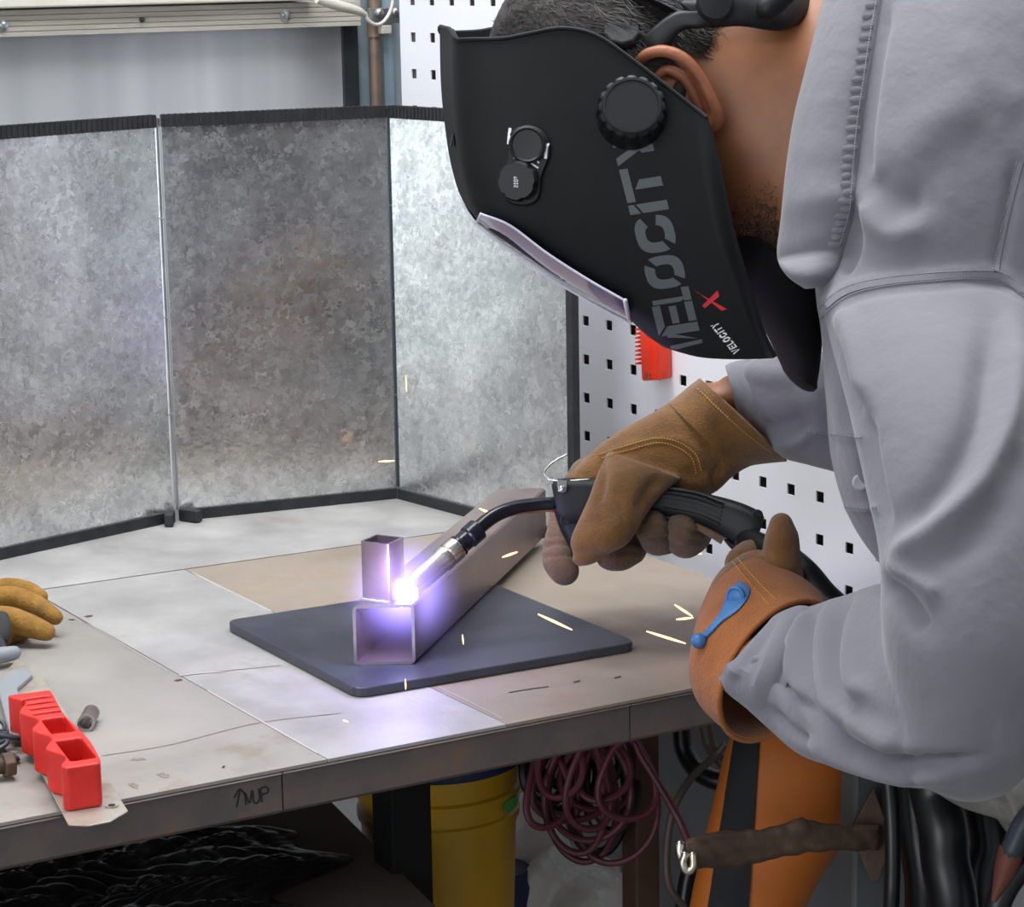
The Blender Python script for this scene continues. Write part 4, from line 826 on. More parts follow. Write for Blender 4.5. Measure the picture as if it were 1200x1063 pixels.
# ear
er = MB(); de = 1.714
helix = [(757, 92, de+.02), (748, 76, de+.012), (758, 64, de+.004), (778, 60, de), (800, 68, de-.002), (819, 87, de-.001), (832, 112, de+.002), (840, 132, de+.007), (836, 146, de+.012), (824, 144, de+.016)]
er.add(*ptube(helix, [.0036, .0042, .0046, .0048, .0048, .0045, .0046, .0054, .006, .0046], n=12, rnd=True, steps=60))
anti = [(766, 92, de+.012), (782, 82, de+.008), (802, 92, de+.007), (814, 112, de+.009), (820, 130, de+.012), (812, 142, de+.016)]
er.add(*ptube(anti, [.0032, .004, .0042, .004, .0038, .0034], n=12, rnd=True, steps=40))
er.add(*sil([(745, 80, 768, 62, de+.022, .012), (770, 108, 808, 72, de+.02, .012), (792, 132, 830, 100, de+.021, .012), (812, 148, 838, 128, de+.022, .012)], N=24, r0=True, r1=True))
er.add(*sil([(772, 118, 790, 104, de+.02, .02), (786, 140, 806, 124, de+.022, .02)], N=20, r0=True, r1=True))
put('ear', remesh(er, .0016, 5), 'ear', pn)
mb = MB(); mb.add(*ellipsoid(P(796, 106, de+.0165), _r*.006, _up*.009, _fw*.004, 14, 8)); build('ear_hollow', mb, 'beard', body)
# hair: cap over the skull plus short strands
mb = MB(); R = []
hc = HC+HU*.028
capv, capf = ellipsoid(hc+HU*.002-HF*.002, HF*.0985, HL*.0775, HU*.093, 60, 40)
keep = []
def hairy(p):
    q = np.asarray(p)-HC; u, fwd = q@HU, q@HF
    X, Y, _ = proj(p)
    return (fwd < .075 and u > .055) or (fwd < .02 and u > -.012+.25*max(0, fwd+.05)) 
for fa in capf:
    if all(hairy(capv[i]) for i in fa): keep.append(fa)
mb.add(capv, keep); hb = mb.bvh(); hairob = build('hair', mb, 'hair', pn, True, solid=.003, offs=0)
sm = MB(); n_ = 0; cv = np.array(capv)
for fa in keep:
    if len(fa) != 4: continue
    a_, b_, c_, d_ = cv[list(fa)]
    ar = np.linalg.norm(np.cross(b_-a_, d_-a_)); cnt = max(1, int(ar*2.2e5))
    for _ in range(min(cnt, 10)):
        u_, w_ = random.random(), random.random(); p = a_+(b_-a_)*u_+(d_-a_)*w_; n = nrm(p-hc); tdir = nrm(-HU*.8-HF*.5+np.array([random.gauss(0, .35) for _ in range(3)])); tdir = nrm(tdir-n*(tdir@n)*.8)
        L_ = random.uniform(.012, .024); sd_ = nrm(np.cross(tdir, n))*.00035
        p1 = p+n*.003+tdir*L_*.5; p2 = p+n*.0035+tdir*L_+np.array([random.gauss(0, .0012) for _ in range(3)])
        sm.add([p-sd_, p+sd_, p1+sd_*.8, p1-sd_*.8, p2], [(0, 1, 2, 3), (3, 2, 4)])
o = build('hair_strands', sm, 'hair', hairob, False); o['kind'] = 'stuff'
# short dark beard along the jaw
bm_ = MB()
for _ in range(2600):
    px_, py_ = random.uniform(838, 912), random.uniform(205, 312)
    if py_ < 262-(px_-838)*.2+random.gauss(0, 16): continue
    h_ = hit(bbody, px_, py_, .0002)
    if h_ is None: continue
    t_ = nrm(HF*.3-HU*.5+np.array([random.gauss(0, .5) for _ in range(3)])); s_ = nrm(np.cross(t_, _fw))*.0003
    bm_.add([h_-s_, h_+s_, h_+t_*.006-_fw*.0012], [(0, 1, 2)])
build('beard', bm_, 'beard', pn, False)['kind'] = 'stuff'

# ================================================================== WELDING HELMET
LAT = nrm([-.10, 1, 0]); DM = 1.80; DN = 1.695
hm = empty('welding_helmet', P(700, 200, DM), 'black welding helmet with grey lettering and side dials worn tilted over the table', 'helmet')
Rr = [(828, 138), (836, 170), (848, 230), (860, 285), (875, 335), (890, 385), (906, 420)]
Ff = [(527, 34), (528, 100), (532, 150), (541, 210), (558, 256), (600, 289), (650, 323), (700, 352), (738, 374), (756, 392), (778, 407)]
At = [(828, 138), (790, 108), (745, 73), (700, 42), (660, 33), (622, 39), (590, 45), (550, 46), (535, 46), (527, 34)]
Bt = [(906, 420), (880, 421), (850, 421), (822, 419), (800, 414), (778, 407)]
def arcres(p, n):
    q = crom(p, 300); L_ = np.concatenate([[0], np.cumsum(np.hypot(*np.diff(q, axis=0).T))]); s = np.linspace(0, L_[-1], n)
    return np.column_stack([np.interp(s, L_, q[:, 0]), np.interp(s, L_, q[:, 1])])
NT, NA = 44, 36
Rr, Ff = arcres(Rr, NT), arcres(Ff, NT)
aa = np.concatenate([[0, .008, .018, .030, .044, .060], .08+.92*(1-(1-np.linspace(0, 1, 36))**1.5)]); NA = len(aa)            # denser toward the front
def curve_at(p, a):
    q = arcres(p, 200); return np.array([np.interp(a, np.linspace(0, 1, 200), q[:, 0]), np.interp(a, np.linspace(0, 1, 200), q[:, 1])]).T
Ac, Bc = curve_at(At, aa), curve_at(Bt, aa)
near = np.zeros((NT, NA, 3)); far = np.zeros((NT, NA, 3))
for j in range(NT):
    t = j/(NT-1)
    W = .108-.030*t**2.2
    for i, a in enumerate(aa):
        p = (1-t)*Ac[i]+t*Bc[i]+(1-a)*Rr[j]+a*Ff[j]-((1-t)*((1-a)*Ac[0]+a*Ac[-1])+t*((1-a)*Bc[0]+a*Bc[-1]))
        n = 5.5; wd = W*(1-a**n)**(1/n)*(1-.10*a)
        flare = .019*max(0, 1-a/.066)**1.8*(.12+.88*t)
        d = DM-(wd+flare)
        near[j, i] = P(p[0], p[1], d); far[j, i] = near[j, i]+LAT*2*(wd+flare)
rows = [np.vstack([near[j], far[j][::-1][1:]]) for j in range(NT)]
mb = MB(); mb.add(*rings_mesh(rows, False, False)); shell_bv = mb.bvh()
shell = build('shell', mb, 'helmet', hm, True, solid=.0032, offs=-1, auto=50); shell_bv = obv(shell)
# raised rim bead along the top opening
mb = MB(); mb.add(*tube(rows[0], .0017, 8)); build('rim_bead', mb, 'helmet', shell)
# lens cover at the front
outer = arcres([(560, 259), (600, 290), (650, 324), (700, 353), (738, 374)], 22); inner = arcres([(564, 250), (598, 262), (642, 295), (690, 326), (732, 350)], 22)
def lens_rows(s_in, s_out, push, n=15):
    R = []
    for k in range(22):
        row = []
        for s in np.linspace(-1, 1, n):
            m = abs(s)**3; p = outer[k]+(inner[k]-outer[k])*m*.9; dirn = nrm(np.array([outer[k][0]-inner[k][0]-4, outer[k][1]-inner[k][1]+6]))
            p = p+dirn*push*(1-m)
            q = P(p[0], p[1], DM-.094*abs(s))
            if s > 0: q = q+LAT*2*.094*abs(s)
            row.append(q)
        R.append(row)
    return R
lr = lens_rows(0, 1, 3.5)
mb = MB(); mb.add(*rings_mesh(lr, False, False)); build('lens_cover', mb, 'lens', hm, True, solid=.002, auto=60)
for rw, q_ in (([r_[0] for r_ in lr], .0009), ([r_[-1] for r_ in lr], .0009), (lr[0], .0012), (lr[-1], .0018), ([r_[7]-nrm(_up)*.001 for r_ in lr], .0011)): mb = MB(); mb.add(*tube(rw, q_, 8, rnd=True)); build('lens_rim', mb, 'lens_rim', hm)
# knob on the near side
def shell_frame(px, py):
    q = Vector(nrm(ray(px, py))); r_ = shell_bv.ray_cast(Vector(CAM), q); n = np.array(r_[1]); n = n if n@np.array(q) < 0 else -n
    return np.array(r_[0]), n
p_, n_ = shell_frame(740, 133); kn_ax = nrm(n_+_up*.25+_r*.06)
R = []; NK = 96
for q_, z in ((.0255, -.006), (.0255, .002), (.0248, .010), (.0235, .0145), (.021, .0165)):
    row = []; a_ = nrm(np.cross(kn_ax, [.31, .52, .79])); b_ = np.cross(kn_ax, a_)
    for i in range(NK):
        h = i/NK*2*math.pi; rr_ = q_*(1-.055*(math.sin(h*16) > .45)*(0 < z < .0146))
        row.append(p_+kn_ax*z+rr_*(a_*math.cos(h)+b_*math.sin(h)))
    R.append(row)
mb = MB(); mb.add(*rings_mesh(R)); kb = build('side_knob', mb, 'knob', hm, True, auto=30)
mb = MB(); mb.add(*lathe(p_+kn_ax*.0165, kn_ax, [(.0212, -.002), (.0205, .0006), (.019, .0007), (.0185, -.0006), (.002, -.0006)], 40)); build('knob_cap', mb, 'helmet_in', kb, True, auto=30)
# control pod with two dials
pod = [(597, 166), (602, 153), (618, 147), (634, 152), (644, 166), (645, 182), (636, 206), (632, 232), (618, 241), (600, 239), (588, 226), (588, 208), (595, 190)]
pr = crom(pod+[pod[0]], 60)[:-1]; pt = [hit(shell_bv, *q, 0) for q in pr]; pn_ = shell_frame(615, 195)[1]
mb = MB(); mb.add(*rings_mesh([[p for p in pt], [p+pn_*.003 for p in pt], [p+pn_*.0042+(sum(pt)/len(pt)-p)*.04 for p in pt]])); podo = build('control_pod', mb, 'helmet_in', hm, True, auto=30)
p1 = shell_frame(620, 170)[0]; mb = MB(); mb.add(*lathe(p1, pn_, [(.0135, .002), (.0135, .0075), (.012, .0085), (.0105, .0075), (.002, .0072)], 36)); build('dial', mb, 'knob', podo, True, auto=30)
p2 = shell_frame(609, 213)[0]; R = []
a_ = nrm(np.cross(pn_, [.31, .52, .79])); b_ = np.cross(pn_, a_)
for q_, z in ((.0145, .002), (.0145, .010), (.013, .0125)):
    R.append([p2+pn_*z+q_*(1-.07*max(0, math.cos(h*6))**3)*(a_*math.cos(h)+b_*math.sin(h)) for h in np.linspace(0, 2*math.pi, 72, endpoint=False)])
mb = MB(); mb.add(*rings_mesh(R)); build('dial', mb, 'knob', podo, True, auto=30)
# ---- lettering: glyphs as polygons on a unit cell, x along the reading direction, y toward the letter tops
def ringpoly(x0, x1, y0, y1, th, cut, gap=.075):
    """octagonal ring in quads, opened by a diagonal stencil cut"""
    out = []; c_ = ((x0+x1)/2, (y0+y1)/2); rx, ry = (x1-x0)/2, (y1-y0)/2; n = 40
    for k in range(n):
        h0, h1 = k/n*2*math.pi, (k+1)/n*2*math.pi; hm_ = (h0+h1)/2
        if any(abs(math.atan2(math.sin(hm_-c), math.cos(hm_-c))) < gap*3 for c in cut): continue
        sp = lambda h, s: (c_[0]+(rx-th*s)*math.copysign(abs(math.cos(h))**.72, math.cos(h)), c_[1]+(ry-th*s)*math.copysign(abs(math.sin(h))**.72, math.sin(h)))
        out.append([sp(h0, 0), sp(h1, 0), sp(h1, 1), sp(h0, 1)])
    return out
GL = {
 'V': (.92, [[(0, 1), (.25, 1), (.56, 0), (.38, 0)], [(.60, .12), (.72, .42), (.92, 1), (.68, 1)]]),
 'E': (.80, [[(0, 0), (.24, 0), (.24, .74), (0, .94)], [(.02, 1), (.80, 1), (.80, .80), (.24, .80)], [(.28, .60), (.74, .60), (.74, .42), (.28, .42)], [(.28, .20), (.80, .20), (.80, 0), (.28, 0)]]),
 'L': (.70, [[(0, .28), (.24, .12), (.24, 1), (0, 1)], [(.02, 0), (.70, 0), (.70, .20), (.26, .20), (.02, .2)]]),
 'O': (.95, ringpoly(0, .95, 0, 1, .26, (.85, 3.99))),
 'C': (.95, ringpoly(0, .95, 0, 1, .26, (.15, 3.85), .085)),
 'I': (.25, [[(0, 0), (.25, 0), (.25, .8), (0, .66)], [(0, .72), (.25, .86), (.25, 1), (0, 1)]]),
 'T': (.85, [[(0, 1), (.85, 1), (.85, .78), (.0, .78)], [(.30, .72), (.54, .56), (.54, .0), (.30, .0)]]),
 'Y': (.85, [[(0, 1), (.26, 1), (.55, .52), (.42, .36)], [(.60, .58), (.66, .68), (.85, 1), (.62, 1)], [(.32, .32), (.55, .46), (.55, 0), (.32, 0)]]),
}
DG = {'2': [[(0, .85), (0, 1), (.6, 1), (.6, .85)], [(.45, .5), (.45, .85), (.6, .85), (.6, .5)], [(0, .42), (0, .57), (.6, .57), (.6, .42)], [(0, .1), (0, .45), (.15, .45), (.15, .1)], [(0, 0), (0, .15), (.6, .15), (.6, 0)]], '0': [[(0, 0), (.15, 0), (.15, 1), (0, 1)], [(.45, 0), (.6, 0), (.6, 1), (.45, 1)], [(.15, .85), (.45, .85), (.45, 1), (.15, 1)], [(.15, 0), (.45, 0), (.45, .15), (.15, .15)]]}
def sub_poly(poly, k=3):
    """splits a convex polygon into small quads/triangles so that it can hug a curved surface"""
    poly = [np.array(p, float) for p in poly]
    if len(poly) == 4:
        a, b, c, d = poly; out = []
        g_ = lambda u, w_: (1-u)*(1-w_)*a+u*(1-w_)*b+u*w_*c+(1-u)*w_*d
        for i in range(k):
            for j in range(k): out.append([g_(i/k, j/k), g_((i+1)/k, j/k), g_((i+1)/k, (j+1)/k), g_(i/k, (j+1)/k)])
        return out
    return [poly]
def decal(bv, polys, mapf, off=.0005):
    mb = MB()
    for p in polys:
        for q in sub_poly(p, (7 if len(polys) == 2 else 3) if len(p) == 4 and len(polys) < 12 else 1):
            w3 = [hit(bv, *mapf(*x), off) for x in q]
            if all(z is not None for z in w3): mb.add(w3, [tuple(range(len(w3)))])
    return mb
big = [('V', (829, 404), .78), ('E', (821.5, 393), .82), ('L', (812, 353), 1), ('O', (798, 338), 1), ('C', (789, 295.5), 1), ('I', (781.5, 248), 1), ('T', (776, 238), 1), ('Y', (764, 193), 1)]
# base point = lower start corner (right-hand side on screen); each letter gets its own reading direction along the shell
rd = np.array([-.245, -.97]); upd = np.array([-.985, .155]); Hh = 47.
order = [('V', 406, 40), ('E', 376, 38), ('L', 350, 26), ('O', 336, 44), ('C', 291, 44), ('I', 246, 44), ('T', 232, 44), ('Y', 188, 44)]
spans = {'V': (410, 389), 'E': (387, 352), 'L': (351, 335), 'O': (334, 296), 'C': (292, 249), 'I': (245, 234), 'T': (231, 192), 'Y': (188, 158)}
def base_x(y): return 776+(y-213)*.252          # right-hand baseline on screen
for ch in 'VELOCITY':
    y0, y1 = spans[ch]; wd_, polys = GL[ch]
    def mp(x, y, y0=y0, y1=y1, wd_=wd_):
        yy = y0+(y1-y0)*x/wd_; Hl = 40 if ch == 'V' else (48 if ch == 'E' else 46)
        return (base_x(yy)-Hl*y*.985, yy+Hl*y*(.155 if ch != 'V' else .02))
    m_ = decal(shell_bv, polys, mp)
    if len(m_.f): build('letter', m_, 'grey_print', shell, False)
# red X and small white word along the chin edge
def mp2(o_, r_, u_, H_): 
    r_, u_ = np.array(r_, float), np.array(u_, float); return lambda x, y: tuple(np.array(o_)+r_*x*H_+u_*y*H_)
xq = [[(812, 338), (818, 343), (852, 362), (846, 364)], [(841, 340), (843, 347), (826, 361), (823, 358)]]
mb = MB()
for q in xq:
    m_ = decal(shell_bv, [q], lambda x, y: (x, y)); mb.add(m_.v, m_.f)
build('letter', mb, 'red_print', shell, False)
pos = np.array([868., 411.]); rdir = nrm([-29, -36]); udir = nrm([-.80, .42]); x_ = 0
x_ = 0.
for ch in 'VELOCITY':
    wd_, polys = GL[ch]; sc = 9.2; o_ = pos+rdir*x_
    m_ = decal(shell_bv, polys, lambda x, y: tuple(o_+rdir*x*sc*.62+udir*y*sc)); x_ += wd_*sc*.62+1.1
    if len(m_.f): build('letter', m_, 'white_print', shell, False)
# small white marks beside the dials
class Multi:
    def __init__(s, *b): s.b = b
    def ray_cast(s, o, d):
        r = [x.ray_cast(o, d) for x in s.b]; r = [x for x in r if x[0] is not None]; return min(r, key=lambda x: x[3]) if r else (None, None, None, None)
mbv = Multi(shell_bv, obv(podo))
for pts, w_ in (([(598, 150), (597, 158), (596, 169)], 3.4), ([(641.5, 168), (640, 177), (639.5, 186)], 3.4), ([(602, 184.5), (610, 186), (620, 190), (631, 197)], 2.0), ([(604, 179), (606, 181)], 2), ([(630, 189), (632, 191)], 2)):
    m_ = stroke(mbv, pts, w_, .0007)
    if len(m_.f): build('dial_mark', m_, 'white_print', podo, False)
dx = 0
for ch in '2000':
    mb = MB()
    for q in DG[ch]:
        mb.add([p2+pn_*.0128+P(611-y*5, 220-(dx+x)*3.6, 1.69)-P(609, 213, 1.69) for x, y in q], [tuple(range(len(q)))])
    dx += .95; build('digit', mb, 'white_print', podo, False)
# headgear: bands, ratchet, pivots
mb = MB()
mb.add(*sil([(735, 60, 760, 82, 1.735, .012), (758, 38, 778, 60, 1.722, .012), (790, 14, 800, 36, 1.716, .012), (830, 8, 826, 32, 1.712, .012), (862, -12, 868, 10, 1.716, .012), (890, -60, 905, -35, 1.74, .012)], N=20, e=3, steps=30))
build('crown_band', mb, 'knob', hm)
mb = MB(); v, f = sil([(800, 0, 835, 33, 1.715, .014), (835, -4, 868, 31, 1.715, .014), (860, -22, 915, 36, 1.725, .03), (890, -45, 945, 22, 1.75, .05), (905, -70, 972, -8, 1.79, .06)], N=24, e=2.6, r0=True, r1=True, steps=30); mb.add(v, f); build('nape_band', mb, 'helmet_in', hm)
mb = MB(); mb.add(*lathe(P(838, 4, 1.704), -_fw, [(.0135, -.004), (.0135, .001), (.0115, .003), (.004, .0036)], 32)); build('band_button', mb, 'knob', hm, True, auto=30)
mb = MB(); mb.add(*ptube([(900, 10, 1.70), (915, -4, 1.70), (932, -20, 1.70)], .009, n=14, rnd=True, steps=10)); build('nape_pad', mb, 'helmet_in', hm)
mb = MB(); mb.add(*lathe(P(728, 42, 1.728), nrm(-_fw+_up*.5), [(.0155, -.01), (.0155, .006), (.013, .009), (.002, .009)], 10)); build('pivot_knob', mb, 'helmet_in', hm, False, bevel=.0012)
mb = MB(); mb.add(*lathe(P(705, 20, 1.735), nrm(-_fw+_up*.5), [(.014, -.01), (.014, .004), (.011, .007), (.002, .007)], 12)); build('pivot_knob', mb, 'helmet_in', hm, False, bevel=.0012)
mb = MB(); mb.add(*sil([(680, -40, 730, -18, 1.74, .02), (715, -14, 762, 14, 1.735, .022), (735, 18, 770, 46, 1.735, .02), (742, 44, 768, 66, 1.74, .016)], N=20, e=3, r0=True, r1=True, steps=24)); build('pivot_arm', mb, 'knob', hm, auto=50)
mb = MB(); mb.add(*sil([(700, -50, 745, -20, 1.73, .014), (725, -20, 775, 10, 1.728, .014), (770, 0, 800, 18, 1.72, .012)], N=20, e=3, r0=True, r1=True, steps=20)); build('top_strap', mb, 'helmet_in', hm)
mb = MB(); mb.add(*prism([P(531, 158, 1.80), P(528, 172, 1.80), P(533, 172, 1.80)], LAT*.01)); build('side_clip', mb, 'helmet_in', hm, False)

# ================================================================== WELDING TORCH
tr = empty('welding_torch', P(760, 590, 1.98), 'black hand held welding torch with bent neck and silver nozzle over the square tube', 'torch')
v, f = sil([(646, 568, 655, 612, 1.975, .032), (655, 561, 668, 620, 1.975, .038), (690, 560, 692, 618, 1.975, .042), (720, 562, 718, 606, 1.975, .041), (760, 566, 755, 603, 1.972, .039), (800, 572, 790, 607, 1.968, .038), (835, 580, 825, 617, 1.962, .038), (865, 588, 852, 632, 1.955, .038), (888, 598, 866, 642, 1.95, .037), (896, 606, 884, 643, 1.948, .034)], N=40, e=3., r0=False, r1=False, steps=60)
mb = MB(); mb.add(v, f); hd = build('handle', mb, 'torch', tr, True, bevel=.001, auto=45); hbv = obv(hd)
mb = MB(); v, f = sil([(648, 596, 706, 596, 1.974, .032), (656, 620, 702, 618, 1.974, .030), (667, 642, 693, 642, 1.974, .026), (676, 660, 684, 660, 1.974, .018)], N=20, e=3, steps=14, r1=True); mb.add(v, f); build('trigger', mb, 'torch', tr, True, auto=40)
mb = MB()
for k in range(6):
    o_ = k*4.6; m_ = stroke(hbv, [(772+o_*.2, 572+o_), (815, 579+o_*1.02), (848-o_*.2, 590+o_*1.05)], 1.8, .0009); mb.add(m_.v, m_.f)
build('grip_rib', mb, 'torch', hd, False, solid=.0018)
for px, py in ((662.5, 609), (887.5, 604), (868, 635)):
    h_ = hit(hbv, px, py, .0004)
    if h_ is not None: mb = MB(); mb.add(*lathe(h_, -_fw, [(.0046, -.0015), (.0046, .0006), (.0034, .0008), (.0031, -.0002), (.0005, -.0002)], 18)); build('screw_hole', mb, 'hole', hd)
mb = MB(); v, f = sil([(776, 601, 778, 608, 1.972, .02), (800, 606, 800, 614, 1.967, .02), (825, 616, 822, 624, 1.96, .02), (850, 628, 845, 638, 1.955, .02)], N=16, e=3, steps=14); mb.add(v, f); build('underside_insert', mb, 'suede_d', hd, True, auto=40)
mb = MB(); mb.add(*sil([(852, 632, 865, 650, 1.953, .026), (874, 640, 876, 660, 1.95, .024), (890, 636, 893, 652, 1.948, .02)], N=20, e=3, r0=True, r1=True, steps=12)); build('end_clamp', mb, 'torch', hd, True, auto=45)
npts = [(650, 591, 1.975), (628, 592, 1.972), (604, 595, 1.966), (582, 603, 1.958), (564, 616, 1.95), (550, 630, 1.943)]
mb = MB(); mb.add(*ptube(npts, .0062, n=20, steps=40)); build('neck', mb, 'neck', tr)
mb = MB(); mb.add(*ptube([(x, y+7.2, d-.003) for x, y, d in npts[:-1]], .0012, n=8, steps=30, rnd=True)); build('reflection_strip', mb, 'copper', tr)  # copper-coloured tube stands in for the orange spark reflection under the neck
nzA, nzB = P(556, 624, 1.947), P(481, 689, 1.915); nd = nrm(nzB-nzA); nl = np.linalg.norm(nzB-nzA)
mb = MB(); mb.add(*lathe(nzA-nd*.006, nd, [(.0062, 0), (.0096, .002), (.0096, .013), (.0084, .0145), (.0084, .022), (.0096, .0235), (.0096, .027)], 28)); build('collar', mb, 'neck', tr, True, auto=30)
mb = MB(); mb.add(*lathe(nzA+nd*.02, nd, [(.0094, 0), (.0102, .0012), (.0102, .010), (.0095, .0115), (.0103, .0125), (.0103, .018), (.0096, .0195), (.0096, nl*.58), (.0080, nl*.72), (.0076, nl-.022), (.0058, nl-.022), (.0058, nl*.7)], 36, False)); build('nozzle', mb, 'nozzle', tr, True, auto=30)
mb = MB(); mb.add(*tube([nzA+nd*nl*.7, nzB+nd*.001], .0019, 12)); build('contact_tip', mb, 'copper', tr)
mb = MB(); mb.add(*ptube([(664, 533, 1.968), (652, 539, 1.968), (641, 548, 1.968), (638, 555, 1.968), (644, 562, 1.966), (660, 564, 1.964), (676, 563, 1.962), (690, 562, 1.962)], .0009, n=10, steps=50, rnd=True)); build('wire_hook', mb, 'chrome', tr)
mb = MB(); mb.add(*prism([P(653, 562, 1.953), P(665, 562, 1.953), P(664, 576, 1.952), P(659, 578, 1.952), P(654, 576, 1.952)], _fw*.004)); hk = build('hook_clip', mb, 'chrome', tr, False, bevel=.0006)
mb = MB(); mb.add(*lathe(P(659, 573, 1.9525), -_fw, [(.0028, -.001), (.0028, .0008), (.0018, .0018), (.0004, .002)], 14)); build('clip_screw', mb, 'bolt', hk)
mb = MB(); mb.add(*ptube([(868, 630, 1.95), (888, 640, 1.92), (915, 652, 1.885), (940, 672, 1.862), (962, 698, 1.85), (985, 722, 1.845), (1010, 765, 1.84), (1030, 830, 1.85), (1040, 900, 1.85), (1045, 960, 1.845), (1046, 1020, 1.845), (1044, 1080, 1.85), (1040, 1250, 1.88)], [.010, .0115, .0125, .013, .013, .013, .011, .0085, .0065, .0062, .0062, .0062, .0062], n=20, steps=110)); build('torch_cable', mb, 'cable', tr)

# ================================================================== GLOVES
def glove_mat(me, name, m, par): return put(name, me, m, par)
# right hand: grips the handle, palm on the far side, thumb on the near side, fingers curling under
mb = MB()
mb.add(*sil([(800, 460, 884, 544, 2.02, .080), (785, 470, 868, 552, 2.015, .075), (768, 481, 855, 562, 2.01, .070), (742, 495, 838, 578, 2.005, .066), (712, 513, 800, 594, 2.00, .064), (690, 532, 760, 600, 1.998, .062), (672, 552, 715, 598, 2.0, .055)], N=44, steps=50, r1=True))
mb.add(*sil([(712, 528, 800, 560, 1.972, .060), (702, 550, 775, 582, 1.950, .052), (691, 580, 758, 604, 1.936, .046), (679, 608, 746, 624, 1.931, .044), (669, 634, 733, 640, 1.932, .040), (672, 650, 712, 650, 1.936, .028)], N=36, steps=40, r1=True))          # thumb
g1 = MB(); g1.v, g1.f = mb.v, mb.f
me = remesh(mb, .0023, 6)
GF = [([(700, 535), (740, 522), (790, 515), (818, 530), (826, 555)], 5, .0018), ([(702, 530), (706, 560), (700, 590)], 7, -.0045), ([(775, 560), (760, 575), (748, 600)], 8, -.004), ([(800, 555), (830, 552), (852, 545)], 8, -.003), ([(848, 545), (840, 560), (838, 575)], 6, -.004), ([(690, 560), (675, 556)], 5, -.002), ([(700, 640), (720, 625), (735, 605)], 14, .002)]
displace(me, GF, .0009, 60)
rg = put('glove', me, 'suede', pn); tag(rg, 'brown suede glove gripping the torch handle'); rgb = BVHTree.FromPolygons([v.co+rg.location for v in me.vertices], [tuple(p.vertices) for p in me.polygons])
for ch, r_ in (([(686, 556, 2.012), (668, 590, 2.035), (660, 622, 2.03), (656, 650, 2.012), (661, 668, 2.0)], [.014, .0145, .0150, .0150, .0135]),
              ([(735, 575, 2.025), (742, 605, 2.042), (742, 632, 2.028), (733, 646, 2.000), (716, 650, 1.985)], [.014, .0148, .0155, .0155, .014]),
              ([(775, 570, 2.02), (785, 600, 2.035), (782, 624, 2.015), (770, 630, 1.985), (764, 616, 1.958)], [.0135, .0145, .0155, .0155, .0145]),
              ([(815, 575, 2.01), (820, 600, 2.022), (816, 625, 2.005), (803, 634, 1.98), (800, 618, 1.958)], [.0125, .014, .0145, .0150, .0140])):
    v, f = ptube(ch, r_, n=20, steps=36, rnd=True); mb = MB(); mb.add(v, f); me = remesh(mb, .0022, 3); displace(me, [([(ch[3][0]-22, ch[3][1]-8), (ch[3][0], ch[3][1]-14), (ch[3][0]+22, ch[3][1]-8)], 3., -.0022), ([(ch[3][0]-24, ch[3][1]+4), (ch[3][0]+4, ch[3][1]), (ch[3][0]+24, ch[3][1]+3)], 2.6, -.0018), ([(ch[3][0]-20, ch[3][1]-20), (ch[3][0]+20, ch[3][1]-22)], 3, -.0015)], .0009, 90, False); put('finger', me, 'suede_d', rg)
# open cuff of the right glove
v, f = sil([(820, 443, 922, 541, 2.018, .125), (808, 452, 900, 543, 2.018, .108), (795, 463, 880, 546, 2.017, .092), (783, 472, 864, 552, 2.015, .083)], N=56, steps=26, caps=False); mb = MB(); mb.add(v, f); cbv = obv(build('cuff', mb, 'suede', rg, True, solid=.0028, offs=-1, auto=70))
thread([(818, 456), (850, 486), (880, 512), (905, 530)], 1.7, 3.6, cbv, 'stitch', rg); 
thread([(702, 533), (740, 521), (770, 514), (795, 518), (815, 532), (822, 552)], 1.6, 3.4, rgb, 'stitch', rg); thread([(706, 537), (742, 526), (770, 519), (791, 523), (810, 536), (816, 555)], 1.6, 3.4, rgb, 'stitch', rg)
# left hand: gauntlet with blue strap; thumb over the torch cable
def lip(c, W_, V_, d, n=56):
    """ring from pixel centre and two half vectors; the second one also swings in depth"""
    return [P(c[0]+W_[0]*math.cos(h)+V_[0]*math.sin(h), c[1]+W_[1]*math.cos(h)+V_[1]*math.sin(h), d+V_[2]*math.sin(h)) for h in np.linspace(0, 2*math.pi, n, endpoint=False)]
KEY = [((911, 786), (-27, 82), (-63, 8, -.028), 1.748), ((890, 760), (-27, 84), (-75, 6, -.030), 1.790), ((872, 735), (-24, 76), (-58, 4, -.028), 1.820), ((868, 708), (-20, 60), (-46, 2, -.024), 1.845), ((872, 688), (-16, 44), (-36, 0, -.020), 1.870)]
flat = crom([[*a, *b, *c, d] for a, b, c, d in KEY], 26)
RG = [lip((q[0], q[1]), (q[2], q[3]), (q[4], q[5], q[6]), q[7]) for q in flat]
mb = MB(); 
mb.add(*rings_mesh(RG[16:]))
mb.add(*sil([(900, 615, 930, 612, 1.838, .030), (895, 630, 937, 628, 1.836, .040), (893, 655, 940, 660, 1.835, .044), (895, 682, 943, 692, 1.838, .046), (880, 715, 935, 725, 1.85, .05)], N=36, steps=36, r0=True))
mb.add(*sil([(860, 690, 915, 672, 1.885, .03), (862, 700, 925, 690, 1.88, .045), (864, 722, 925, 727, 1.86, .055)], N=32, steps=20, r0=True, r1=True))
me = remesh(mb, .0023, 6)
displace(me, [([(893, 668), (915, 676), (940, 672)], 5, -.002), ([(895, 690), (920, 690), (944, 684)], 6, .002), ([(900, 640), (915, 645), (935, 640)], 7, -.0012)], .0008, 60)
lg = put('glove', me, 'suede', pn); tag(lg, 'orange suede gauntlet glove with blue strap holding the torch cable')
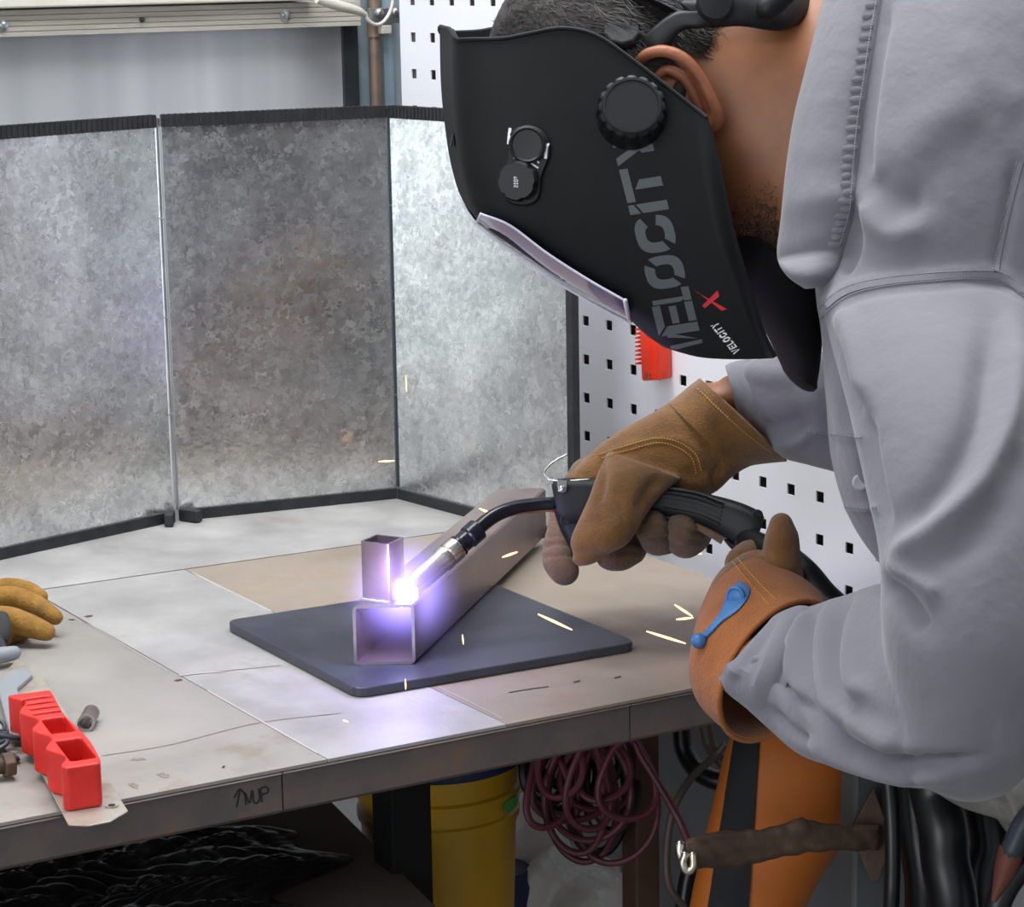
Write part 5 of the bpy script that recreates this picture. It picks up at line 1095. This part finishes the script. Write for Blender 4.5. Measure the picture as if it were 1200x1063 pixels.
for x0, y0, dx in ((868, 660, 0), (876, 676, 4), (884, 694, 8), (892, 712, 12)):
    v, f = ptube([(x0, y0, 1.892), (x0+14, y0-8, 1.912), (x0+34, y0-2, 1.912), (x0+52, y0+14, 1.892), (x0+50, y0+24, 1.872)], [.013, .0138, .0138, .0132, .012], n=18, steps=26, rnd=True); mb = MB(); mb.add(v, f); build('finger', mb, 'suede', lg)
mb = MB(); mb.add(*rings_mesh(RG, False)); gb = mb.bvh(); gc = build('cuff', mb, 'suede_o', lg, True, solid=.0028, offs=-1, auto=70); gb = obv(gc)
for k in (1, 2):
    mb = MB(); n = 56
mb = MB(); mb.add(*tube(RG[0]+[RG[0][0]], .0019, 8)); build('cuff_hem', mb, 'suede_o', gc)
thread([(858, 646), (872, 664), (890, 684), (912, 706)], 1.7, 3.6, gb, 'stitch', lg); thread([(852, 650), (866, 668), (884, 690), (904, 712)], 1.7, 3.6, gb, 'stitch', lg)
# blue strap
bp = MB(); R = []
for (x0, y0, x1, y1) in ((867, 680, 882, 692), (858, 690, 876, 706), (851, 701, 868, 715), (848, 711, 860, 722), (846, 718, 854, 725), (839, 728, 844, 733), (831, 738, 836, 743), (822, 746, 826, 752)):
    a, b = hit(gb, x0, y0, .0015), hit(gb, x1, y1, .0015)
    if a is not None and b is not None: R.append([a, (a+b)/2-_fw*.0012, b])
bp.add(*rings_mesh(R, False, False)); bs_ = build('blue_strap', bp, 'blue', lg, True, solid=.0028, sub=1)
h_ = hit(gb, 864, 703, .0035)
mb = MB(); mb.add(*lathe(h_, nrm(-_fw*.8-_r*.5), [(.0075, -.002), (.0075, .0012), (.006, .0022), (.005, .0014), (.0046, .0014), (.003, .0026), (.0004, .0028)], 26)); build('snap', mb, 'blue', bs_, True, auto=40)
h_ = hit(gb, 824, 749, .004)
if h_ is None: h_ = P(819, 751, 1.77)
mb = MB(); mb.add(*ellipsoid(P(818.5, 751, proj(h_)[2]-.004), _r*.0058, _up*.0058, _fw*.0058, 18, 12)); build('ball_end', mb, 'blue', bs_)
